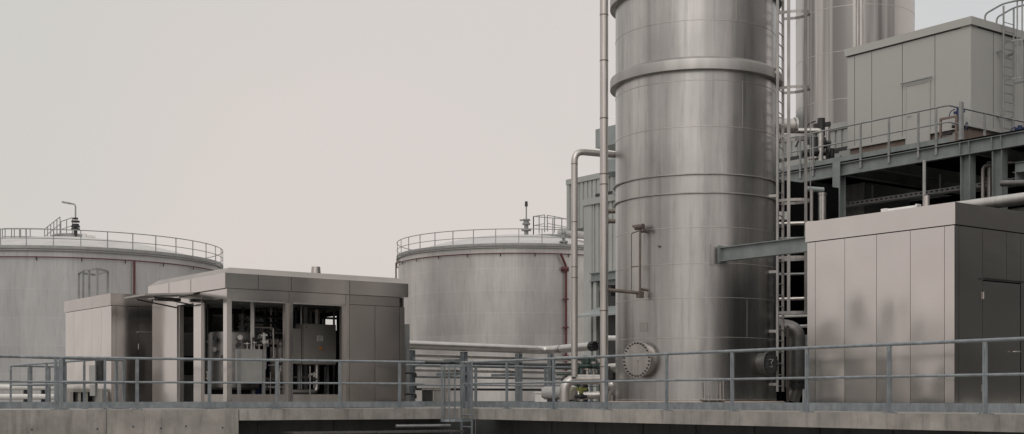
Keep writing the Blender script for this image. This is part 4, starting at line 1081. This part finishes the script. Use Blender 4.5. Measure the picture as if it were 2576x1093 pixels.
def post(x0, x1, y0, y1, z1=zf - .004, m='trim_steel'): return MB().box(x0, x1, y0, y1, 0, z1).build('corner_post' if z1 > 9 else 'post', m, pv)
post(QX, X(583), QY, QY + .20, m='panel_steel')
post(X(719), X(727), QY + .03, QY + .16, zl); post(X(727.5), X(737), QY, QY + .18, m='panel_steel')
post(X(862), X(870), QY + .05, QY + .16, zl); post(X(870.5), X(879), QY, QY + .18, m='panel_steel')
y486, y507 = Y(487), Y(506)
post(QX, QX + .07, y507 - .0, y486, m='panel_steel')
post(QX + .02, QX + .06, Y(510), y507 - .005, zl)
yd0, yd1 = Y(445), Y(383)
post(QX + .03, QX + .14, yd0 - .10, yd0 - .005, zl)
lt_ = MB()
lt_.box(X(583) + .003, X(727) - .002, QY + .004, QY + .06, zl, zf - .004); lt_.box(X(737) + .003, X(870) - .002, QY + .004, QY + .06, zl, zf - .004)
lt_.box(QX + .004, QX + .06, QY + .204, y507 - .003, zl + .02, zf - .004); lt_.box(QX + .004, QX + .06, y486 + .003, yd0 - .0, zl + .02, zf - .004)
lt_.build('lintel', 'panel_steel', pv)
ls = MB(); ls.box(X(583) + .003, X(719) - .002, QY - .004, QY + .10, zl - .035, zl - .003); ls.box(X(737) + .003, X(862) - .002, QY - .004, QY + .10, zl - .035, zl - .003)
ls.build('opening_trim', 'insulated_pipe', pv)
m_ = MB(); panel(m_, V(QX, yd1 - .003, .01), V(0, -1, 0), yd1 - yd0 - .006, zf - .02, .006, XN, seed=70); m_.build('side_panel', 'panel_steel', pv)
MB().box(QX, QX + .12, yd0, yd0 + .04, 0, zf - .005).build('door_reveal', 'dull_galvanised', pv)
for k, (a, b) in enumerate(((879.5, 943), (943.6, 1005), (1005.6, 1018))):
    m_ = MB(); panel(m_, V(X(a) + .002, QY, .01), V(1, 0, 0), X(b) - X(a) - .004, zl - .0, .006 if k < 2 else 0, YN, seed=72 + k); m_.build('front_panel', 'shaded_steel', pv)
m_ = MB(); m_.box(X(879.5) + .002, X(1005) - .002, QY - .002, QY + .03, zl + .02, zf - .005); m_.build('front_band', 'shaded_steel', pv)
rw = MB()
rw.box(QX1 - .04, QX1, QY + .01, 32.35, 0, zf - .005); rw.box(QX1 - .04, QX1, 32.35, 33.15, 0, 2.12); rw.box(QX1 - .04, QX1, 32.35, 33.15, 2.52, zf - .005); rw.box(QX1 - .04, QX1, 33.15, QY1, 0, zf - .005)
rw.build('right_wall', 'shaded_steel', pv)
MB().box(QX1 - .024, QX1 - .018, 32.355, 33.145, 2.125, 2.515).build('window', 'window_glass', pv)
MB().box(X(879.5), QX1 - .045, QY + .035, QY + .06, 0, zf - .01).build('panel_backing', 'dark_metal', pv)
# back wall with window openings, ceiling
bw = MB()
wins = [(14.9, 15.5), (15.65, 16.4)]
bw.box(QX, QX + .12, QY1 - .06, QY1, 0, zf - .005); bw.box(QX + .12, 14.7, QY1 - .06, QY1, 2.4, zf - .005)
xs2 = 14.7
for a, b in wins:
    bw.box(xs2, a, QY1 - .06, QY1, 0, zf - .005); bw.box(a, b, QY1 - .06, QY1, 0, 1.75); bw.box(a, b, QY1 - .06, QY1, 2.5, zf - .005); xs2 = b
bw.box(xs2, QX1 - .045, QY1 - .06, QY1, 0, zf - .005)
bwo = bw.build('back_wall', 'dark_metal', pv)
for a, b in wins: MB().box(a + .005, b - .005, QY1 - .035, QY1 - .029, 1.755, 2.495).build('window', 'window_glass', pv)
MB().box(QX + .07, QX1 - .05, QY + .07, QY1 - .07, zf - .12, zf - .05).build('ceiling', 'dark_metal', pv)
cm = MB()
for k in range(5): cm.box(QX + .08, QX1 - .06, QY + .7 + k * .75, QY + .8 + k * .75, zf - .20, zf - .122)
cm.build('ceiling_rail', 'dull_galvanised', pv)
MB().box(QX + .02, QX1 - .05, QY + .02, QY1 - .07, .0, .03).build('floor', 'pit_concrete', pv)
sl_ = MB(); sl_.box(X(583) + .004, X(719) - .004, QY + .02, QY + .10, .13, .33); sl_.box(X(737) + .004, X(862) - .004, QY + .02, QY + .10, .13, .33)
sl_.box(QX + .02, QX + .10, QY + .21, Y(511) - .01, .13, .33)
sl_.build('sill_beam', 'trim_steel', pv)
# open flap over the side door
fl = MB()
fl.frame(V(QX - .70, (y486 + yd0) / 2 - .05, 2.76), V(.62, 0, .045), V(0, (yd0 - y486) / 2 + .15, 0), V(-.003, 0, .022))
flp = fl.build('door_flap', 'insulated_pipe', pv)
fs = MB()
for s_ in (-1, 1):
    yy = (y486 + yd0) / 2 - .05 + s_ * ((yd0 - y486) / 2 + .02)
    fs.tube([V(QX - .02, yy, 2.52), V(QX - 1.05, yy, 2.68)], .018, 8)
fs.box(QX - .75, QX - .15, (y486 + yd0) / 2 - .1, (y486 + yd0) / 2 + .1, 2.64, 2.72)
fs.build('flap_stay', 'dark_metal', flp)
q = P(802, 36.5, 0)
MB().lathe(V(q.x, 32.6, 0), [(.155, 3.30), (.155, 3.66), (.135, 3.66), (.12, 3.87), (.02, 3.88)], 20, True, True).build('roof_cowl', 'trim_steel', pv)

# machinery inside the pavilion
def at(px, Yw): 
    d = onY(px, Yw); return P(px, d), d
# control cabinet
YC = 30.1
pa_, da = at(763, YC); pb_, db_ = at(846, YC)
z0, z1 = zat(918, (da + db_) / 2), zat(816, (da + db_) / 2)
cc_ = thing('control_cabinet', 'grey control cabinet with white label and orange switch in the pavilion', 'cabinet', V(pa_.x, YC, 0))
MB().box(pa_.x, pb_.x, YC + .03, YC + .42, z0, z1).build('body', 'cabinet_grey', cc_)
dd2 = MB().box(pa_.x + .01, pb_.x - .01, YC, YC + .026, z0 + .01, z1 - .01).build('door', 'cabinet_grey', cc_)
lx = P(805, (da + db_) / 2).x
lz = zat(852, (da + db_) / 2)
lb_ = MB().box(lx - .085, lx + .085, YC - .006, YC - .001, lz - .07, lz + .07).build('label', 'label_white', dd2)
tx = MB()
for k, w in enumerate((.13, .11, .06, .12)): tx.box(lx - .065, lx - .065 + w, YC - .009, YC - .0065, lz + .038 - k * .028 - .006, lz + .038 - k * .028 + .006)
tx.build('lettering', 'label_ink', dd2)
lz2 = zat(877, (da + db_) / 2)
MB().cyl(V(lx + .01, YC - .035, lz2), V(lx + .01, YC - .001, lz2), .035, 14).box(lx - .035, lx + .055, YC - .045, YC - .036, lz2 - .012, lz2 + .012).build('switch', 'orange_paint', dd2)
MB().cyl(V(pa_.x + .08, YC - .012, z1 - .1), V(pa_.x + .08, YC - .001, z1 - .1), .015, 8).build('lock', 'dark_metal', dd2)
for x in (pa_.x + .02, pb_.x - .1): MB().box(x, x + .05, YC + .3, YC + .36, .03, z0 - .003).build('leg', 'dull_galvanised', cc_)
sd_ = MB().box(pa_.x - .30, pa_.x - .01, YC + .1, YC + .35, z0 + .02, z1 - .13).build('side_cabinet', 'cabinet_grey', cc_)
# drain pipe under cabinet
q, d = at(797, 30.3); q_, d_ = at(735, 30.3)
MB().tube([V(q.x, 30.3, z0 + .02), V(q.x, 30.3, .40), V(q_.x - .3, 30.3, .40)], .065, 14, .14).build('elbow_pipe', 'insulated_pipe', None, 'pale elbow pipe leaving the bottom of the control cabinet in the pavilion', 'pipe')
# lower cabinet on frame
YL = 29.7
pa_, da = at(606, YL); pb_, db_ = at(660, YL); dm_ = (da + db_) / 2
z0, z1 = zat(966, dm_), zat(879, dm_)
lc = thing('low_cabinet', 'waist high plain grey cabinet on two legs in the pavilion', 'cabinet', V(pa_.x, YL, 0))
MB().box(pa_.x, pb_.x, YL + .0, YL + .45, z0, z1).build('body', 'cabinet_pale', lc)
for x in (pa_.x - .075, pb_.x + .005): MB().box(x, x + .07, YL - .01, YL + .05, .03, z1 + .0).build('leg', 'dull_galvanised', lc)
# valves cluster on top of it
for px, h, lab in ((622, .32, 'left small chrome valve on top of the low cabinet'), (640, .38, 'middle small chrome valve on top of the low cabinet'), (652, .26, 'right small chrome valve on top of the low cabinet')):
    valve(px, onY(px, YL + .2), z1, h * .8, lab, 'pipe_steel', 'dark_metal', True, .27)
# round vessel
qv, dv = at(588, 30.6)
vs = thing('process_vessel', 'upright round steel vessel with gauges behind the pavilion corner post', 'vessel', V(qv.x, 30.6, 0))
zv = zat(838, dv)
MB().lathe(V(qv.x, 30.6, 0), [(.58, .45), (.62, .5), (.62, zv - .05), (.60, zv), (.1, zv + .06)], 40, True, True).build('shell', 'dark_steel', vs)
for a in (225, 315, 90): 
    q = V(qv.x + .5 * math.cos(R(a)), 30.6 + .5 * math.sin(R(a)), 0); MB().box(q.x - .04, q.x + .04, q.y - .04, q.y + .04, .03, .47).build('leg', 'dull_galvanised', vs)
for k, (px, py_) in enumerate(((549, 853), (547, 880), (598, 868), (604, 895), (568, 900), (601, 850))):
    d = dv - .55; q = P(px, d, zat(py_, d)); u = (q - V(qv.x, 30.6, q.z)).normalized()
    b_ = V(qv.x, 30.6, q.z) + u * .60
    gm_ = MB().cyl(b_, b_ + u * .10, .022, 8).cyl(b_ + u * .10, b_ + u * .15, .062, 14)
    gm_.build('gauge', 'insulated_pipe' if k % 2 else 'dark_metal', vs)
q = V(qv.x + .15, 30.4, zv)
MB().tube([q, q + V(0, 0, .12)], .09, 12).cyl(q + V(0, 0, .12), q + V(0, 0, .16), .13, 14).cyl(q + V(0, 0, .16), q + V(0, 0, .36), .05, 10).cyl(q + V(0, 0, .36), q + V(0, 0, .46), .09, 12).build('top_valve', 'dark_metal', vs)
# uprights and pipes
for px, Yw, z0_, z1_, r_, m_, lab in (
    (637, 30.0, .9, 2.62, .045, 'insulated_pipe', 'bright upright pipe in the first pavilion opening'),
    (632, 29.9, 1.2, 2.62, .018, 'white_paint', 'thin white tube beside the bright upright pipe in the pavilion'),
    (770, 31.2, .05, 2.62, .07, 'dull_galvanised', 'grey upright left of the control cabinet in the pavilion'),
    (798, 31.6, 1.5, 2.62, .07, 'insulated_pipe', 'pale upright rising behind the control cabinet'),
    (703, 30.2, .05, 1.0, .025, 'insulated_pipe', 'short bright pipe low beside the second pavilion post'),
    (680, 30.4, .05, .9, .02, 'trim_steel', 'thin low steel tube in the middle of the first pavilion opening'),
    (752, 30.6, .05, 1.2, .025, 'trim_steel', 'thin steel tube low in the second pavilion opening'),
    (780, 30.0, .05, 1.05, .018, 'insulated_pipe', 'thin bright tube left under the control cabinet'),
    (818, 30.2, .05, 1.05, .03, 'dark_metal', 'dark tube right under the control cabinet'),
    (668, 31.8, .05, 2.62, .04, 'dark_metal', 'dark upright deep in the first pavilion opening, nearest the low cabinet'),
    (682, 32.0, 1.0, 2.62, .03, 'trim_steel', 'thin steel upright hanging from the ceiling in the first pavilion opening'),
    (694, 31.6, .05, 2.62, .045, 'dark_metal', 'thick dark upright deep in the first pavilion opening by the second post'),
    (612, 31.9, 1.9, 2.62, .035, 'dark_metal', 'dark upright above the round vessel in the pavilion'),
    (745, 31.4, .05, 2.62, .04, 'dark_metal', 'dark upright just right of the second pavilion post'),
    (758, 30.9, .05, 2.62, .025, 'insulated_pipe', 'bright thin upright left of the grey upright by the control cabinet'),
    (782, 32.0, 1.5, 2.62, .035, 'dull_galvanised', 'grey upright above the left part of the control cabinet'),
    (816, 32.0, 1.5, 2.62, .03, 'dark_metal', 'dark upright above the right part of the control cabinet'),
    (840, 31.8, .05, 2.62, .03, 'dull_galvanised', 'thin grey upright right of the control cabinet'),
    (515, 30.6, .05, 2.62, .03, 'dark_metal', 'dark upright in the side opening of the pavilion'),
    (523, 31.6, .05, 2.62, .03, 'dark_metal', 'second dark upright in the side opening of the pavilion, nearer its post')):
    q, d = at(px, Yw); MB().tube([V(q.x, Yw, z0_), V(q.x, Yw, z1_)], r_, 10).cyl(V(q.x, Yw, z0_), V(q.x, Yw, z0_ + .02), r_ * 1.8, 10).build('pipe', m_, None, lab, 'pipe')
for pa, pb, py_, Yw, r_, m_, lab in (
    (586, 716, 795, 31.5, .03, 'dark_metal', 'dark horizontal pipe high in the first pavilion opening'),
    (640, 716, 782, 32.2, .035, 'trim_steel', 'steel horizontal pipe under the pavilion ceiling'),
    (640, 716, 800, 32.6, .03, 'dull_galvanised', 'grey horizontal pipe at window height in the pavilion'),
    (660, 712, 905, 30.8, .02, 'trim_steel', 'thin horizontal steel tube beside the low cabinet'),
    (675, 712, 920, 30.4, .025, 'insulated_pipe', 'bright horizontal tube near the second pavilion post'),
    (745, 860, 775, 31.8, .03, 'trim_steel', 'steel horizontal pipe under the ceiling above the control cabinet'),
    (740, 800, 950, 30.6, .02, 'dull_galvanised', 'thin horizontal tube under the control cabinet'),
    (660, 716, 955, 30.9, .03, 'dull_galvanised', 'low horizontal tube right of the low cabinet'),
    (586, 716, 812, 31.2, .025, 'dark_metal', 'thin dark horizontal pipe just above the round vessel'),
    (660, 716, 838, 31.0, .03, 'pipe_steel', 'steel horizontal pipe at vessel top height by the second post'),
    (660, 716, 870, 31.3, .035, 'dark_metal', 'dark horizontal pipe at cabinet top height by the second post'),
    (662, 716, 975, 30.6, .045, 'pipe_steel', 'low thick steel pipe near the pavilion floor by the second post'),
    (738, 862, 800, 32.2, .03, 'dark_metal', 'dark horizontal pipe behind the top of the control cabinet'),
    (738, 768, 890, 30.9, .035, 'dark_metal', 'short dark pipe left of the control cabinet')):
    q, d = at(pa, Yw); q_, d2_ = at(pb, Yw); z_ = zat(py_, (d + d2_) / 2)
    MB().tube([V(q.x, Yw, z_), V(q_.x, Yw, z_)], r_, 10).cyl(V(q.x + .1, Yw, z_), V(q.x + .16, Yw, z_), r_ * 1.7, 10).build('pipe', m_, None, lab, 'pipe')
q, d = at(668, 30.2); q_, d2_ = at(692, 30.2)
MB().tube([V(q.x - .25, 30.2, .95), V(q.x, 30.2, .95), V(q.x, 30.2, zat(850, d)), V(q.x - .2, 30.2, zat(850, d))], .03, 10, .06).build('bent_tube', 'insulated_pipe', None, 'bent bright tube standing right of the low cabinet', 'pipe')
MB().tube([V(q_.x - .2, 30.3, zat(905, d)), V(q_.x, 30.3, zat(902, d)), V(q_.x, 30.3, zat(824, d)), V(q_.x - .5, 30.3, zat(824, d))], .024, 10, .05).build('bent_tube', 'trim_steel', None, 'taller bent steel tube left of the second pavilion post', 'pipe')
for px, Yw, zb, h, lab, hm in ((611, 31.0, 1.95, .45, 'dark valve on top of the round vessel in the pavilion', 'dark_metal'), (674, 30.9, 1.55, .45, 'dark valve at eye height in the first pavilion opening', 'dark_metal'),
    (700, 31.2, 1.55, .5, 'dark valve near the second pavilion post', 'dark_metal'), (664, 29.9, 1.35, .5, 'slim white valve in the first pavilion opening', 'white_paint'), (748, 30.9, 1.1, .5, 'bright valve left of the control cabinet', 'insulated_pipe'), (706, 30.0, .9, .35, 'small bright valve on the short pipe by the second post', 'insulated_pipe'), (528, 30.9, 1.2, .5, 'pale valve in the side opening of the pavilion', 'insulated_pipe'), (522, 31.2, .7, .5, 'lower dark valve in the side opening of the pavilion', 'dark_metal'), (790, 30.3, .5, .4, 'small valve under the control cabinet', 'insulated_pipe')):
    valve(px, onY(px, Yw), zb, h, lab, 'dark_metal' if hm != 'white_paint' else 'white_paint', hm, True, .36)
    q, d = at(px, Yw)
mb_ = MB()
q, d = at(705, 31.5); 
vsl = thing('process_vessel', 'narrow upright steel vessel behind the second pavilion post', 'vessel', V(q.x, 31.5, 0))
MB().lathe(V(q.x, 31.5, 0), [(.20, .6), (.27, .7), (.27, 1.75), (.24, 1.82), (.05, 1.88)], 24, True, True).build('shell', 'pipe_steel', vsl)
MB().cyl(V(q.x, 31.5, 1.62), V(q.x, 31.5, 1.68), .31, 24).build('flange', 'trim_steel', vsl)
for a in (-.15, .15): MB().box(q.x + a - .02, q.x + a + .02, 31.48, 31.52, .03, .66).build('leg', 'dull_galvanised', vsl)
q, d = at(690, 32.4)
MB().box(q.x - .5, q.x + .35, 32.3, 32.8, .6, 1.5).box(q.x - .45, q.x - .4, 32.35, 32.7, .03, .6).box(q.x + .25, q.x + .3, 32.35, 32.7, .03, .6).build('machine_cabinet', 'blue_paint', None, 'dark blue machine housing deep inside the first pavilion opening', 'machine')
# control panel inside the side door
q = V(QX + 1.3, yd0 + .1, 0)
pn = thing('wall_panel', 'tall dark panel with small displays inside the pavilion side door', 'control panel', V(14.08, 33.3, 0))
MB().box(13.86, 14.30, 33.2, 33.4, .03, 1.95).build('body', 'cabinet_pale', pn)
MB().box(13.92, 14.24, 33.185, 33.198, 1.28, 1.36).build('slot', 'dark_metal', pn)
MB().box(13.92, 14.24, 33.185, 33.198, .85, 1.2).build('display', 'dark_metal', pn)

# ------------------------------------------------------------------ unseen hall added right of the frame to darken the steel's reflections
hl = thing('reflection_hall', 'unseen dark hall added beyond the right edge for steel reflections', 'building', V(48, -27, -1.65))
MB().box(28, 70, -62, 4, -1.65, 20).build('walls', 'hall_clad', hl)
MB().box(27.8, 70.2, -62.2, 4.2, 20, 20.5).build('roof', 'duct_paint', hl)
w_ = MB()
for k in range(9): w_.box(27.95, 27.99, -58 + k * 6.6, -54 + k * 6.6, 5.2, 6.6)
w_.build('window_band', 'duct_paint', hl)

tb = MB(); rt = random.Random(11)  # trees added out of view so the steel panels mirror something dark
for k in range(46):
    cx_ = -120 + rt.uniform(-14, 14); cy_ = 70 + k * 2.9; hh = rt.uniform(6, 12); rr_ = rt.uniform(2.4, 4)
    if rt.random() < .18: continue
    tb.tube([V(cx_, cy_, -1.65), V(cx_, cy_, hh * .5)], [.3, .15], 6)
    for j in range(70):
        a = rt.uniform(0, 6.28); zz = rt.uniform(-1, 1); rad = rr_ * math.sqrt(max(0, 1 - zz * zz)) * rt.uniform(.6, 1)
        c = V(cx_ + rad * math.cos(a), cy_ + rad * math.sin(a), hh * .55 + zz * hh * .45)
        u_ = V(rt.uniform(-1, 1), rt.uniform(-1, 1), rt.uniform(-1, 1)).normalized() * rt.uniform(.5, 1.0)
        w_ = u_.cross(V(rt.uniform(-1, 1), rt.uniform(-1, 1), rt.uniform(-1, 1))).normalized() * rt.uniform(.5, 1.0)
        tb.face([tb.bm.verts.new(c + u_ + w_), tb.bm.verts.new(c - u_ + w_), tb.bm.verts.new(c - u_ - w_), tb.bm.verts.new(c + u_ - w_)])
tb.build('reflection_trees', 'foliage', None, 'unseen belt of dark green trees added at the left for steel reflections', 'trees', kind='stuff')

# ------------------------------------------------------------------ camera
cam = bpy.data.cameras.new('camera'); co = bpy.data.objects.new('camera', cam); col.objects.link(co)
cam.sensor_width = 36; cam.sensor_fit = 'HORIZONTAL'; cam.lens = 36 * F / 2576
cam.shift_x = 0; cam.shift_y = (HY - 546.5) / 2576
cam.clip_start = .1; cam.clip_end = 6000
co.location = (0, 0, EYE)
co.rotation_euler = (R(90), 0, math.atan2(-FX, FY))
scn.camera = co

# ------------------------------------------------------------------ light
SUN_EL, SUN_AZ = 42, 0
sd_dir = (XN * .80 + YN * .60)           # towards the sun, in plan
sd_dir.normalize()
sdir = V(sd_dir.x * math.cos(R(SUN_EL)), sd_dir.y * math.cos(R(SUN_EL)), math.sin(R(SUN_EL)))
sun = bpy.data.lights.new('sun', 'SUN'); so = bpy.data.objects.new('sun', sun); col.objects.link(so)
sun.energy = .85; sun.angle = R(50); sun.color = (1, .95, .89)
so.rotation_euler = sdir.to_track_quat('Z', 'Y').to_euler()
w = bpy.data.worlds.new('World'); scn.world = w; w.use_nodes = True
nt = w.node_tree; N = nt.nodes; L = nt.links
for n_ in list(N): N.remove(n_)
out = N.new('ShaderNodeOutputWorld')
sky = N.new('ShaderNodeTexSky'); sky.sky_type = 'NISHITA'; sky.sun_disc = False
sky.sun_elevation = R(SUN_EL); sky.sun_rotation = math.atan2(sdir.x, sdir.y)
sky.air_density = 1; sky.dust_density = 4
hs = N.new('ShaderNodeHueSaturation'); hs.inputs['Saturation'].default_value = .3
L.new(sky.outputs[0], hs.inputs['Color'])
bg1 = N.new('ShaderNodeBackground'); bg1.inputs['Strength'].default_value = .006
L.new(hs.outputs[0], bg1.inputs['Color'])
# overcast cloud layer: brighter overhead, softly mottled
tc = N.new('ShaderNodeTexCoord'); sx = N.new('ShaderNodeSeparateXYZ'); L.new(tc.outputs['Generated'], sx.inputs[0])
el = N.new('ShaderNodeValToRGB'); L.new(sx.outputs['Z'], el.inputs['Fac'])
e = el.color_ramp.elements
e[0].position = 0.0; e[0].color = (.665, .602, .57, 1)
e[1].position = 1.0; e[1].color = (.93, .90, .88, 1)
k_ = e.new(.12); k_.color = (.685, .622, .592, 1)
k_ = e.new(.30); k_.color = (.675, .622, .597, 1)
k_ = e.new(.55); k_.color = (.84, .80, .77, 1)
nz = N.new('ShaderNodeTexNoise'); nz.inputs['Scale'].default_value = 3.0; nz.inputs['Detail'].default_value = 6
L.new(tc.outputs['Generated'], nz.inputs['Vector'])
cr = N.new('ShaderNodeValToRGB'); L.new(nz.outputs['Fac'], cr.inputs['Fac'])
cr.color_ramp.elements[0].position = .35; cr.color_ramp.elements[0].color = (.955, .98, .975, 1)
cr.color_ramp.elements[1].position = .65; cr.color_ramp.elements[1].color = (1.0, .99, .985, 1)
mx = N.new('ShaderNodeMix'); mx.data_type = 'RGBA'; mx.blend_type = 'MULTIPLY'; mx.inputs[0].default_value = 1
L.new(el.outputs[0], mx.inputs[6]); L.new(cr.outputs[0], mx.inputs[7])
def tint(src, axis, a, b, colr):
    vd = N.new('ShaderNodeVectorMath'); vd.operation = 'DOT_PRODUCT'; vd.inputs[1].default_value = axis
    L.new(tc.outputs['Generated'], vd.inputs[0])
    mr = N.new('ShaderNodeMapRange'); mr.interpolation_type = 'SMOOTHSTEP'
    mr.inputs[1].default_value = a; mr.inputs[2].default_value = b
    L.new(vd.outputs['Value'], mr.inputs[0])
    m_ = N.new('ShaderNodeMix'); m_.data_type = 'RGBA'; m_.blend_type = 'MULTIPLY'
    L.new(mr.outputs[0], m_.inputs[0]); L.new(src, m_.inputs[6]); m_.inputs[7].default_value = (*colr, 1)
    return m_.outputs[2]
def spot(r_, u_, f_):
    q = (RV * r_ + UP * u_ + FV * f_).normalized(); return (q.x, q.y, q.z)
so_ = tint(mx.outputs[2], spot(.46, .34, .8), .90, .995, (.90, .975, 1.03))
so_ = tint(so_, spot(-.46, .34, .8), .91, .995, (.92, .965, .955))
bg2 = N.new('ShaderNodeBackground'); bg2.inputs['Strength'].default_value = 1.0
L.new(so_, bg2.inputs['Color'])
ad = N.new('ShaderNodeAddShader'); L.new(bg1.outputs[0], ad.inputs[0]); L.new(bg2.outputs[0], ad.inputs[1])
L.new(ad.outputs[0], out.inputs['Surface'])

scn.view_settings.view_transform = 'Standard'; scn.view_settings.look = 'None'
scn.view_settings.exposure = 0; scn.view_settings.gamma = 1
scn.render.engine = 'CYCLES'
scn.cycles.use_denoising = True
scn.cycles.max_bounces = 8

# repeats share a group phrase
PHRASE = {'guard_railing': 'galvanised guard railings', 'storage_tank': 'domed storage tanks', 'steel_cabin': 'brushed steel cabins', 'process_tower': 'steel process towers', 'caged_ladder': 'caged ladders',
          'pipe': 'loose pipe runs', 'control_valve': 'control valves', 'low_cabinet': 'low cabinets', 'elbow_pipe': 'elbow pipes', 'junction_box': 'small junction boxes', 'equipment_box': 'equipment boxes on the platform',
          'stub_pipe': 'stub pipes', 'rack_pipe': 'pipes on the pipe rack', 'slim_post': 'slim posts', 'cross_pipe': 'thin cross pipes', 'white_pipe': 'white pipes at the left', 'bent_tube': 'bent tubes in the pavilion',
          'process_vessel': 'vessels in the pavilion', 'vent_pipe': 'thin vent pipes'}
for o in col.objects:
    b_ = o.name.split('.')[0]
    if o.parent is None and 'category' in o and b_ in PHRASE: o['group'] = PHRASE[b_]
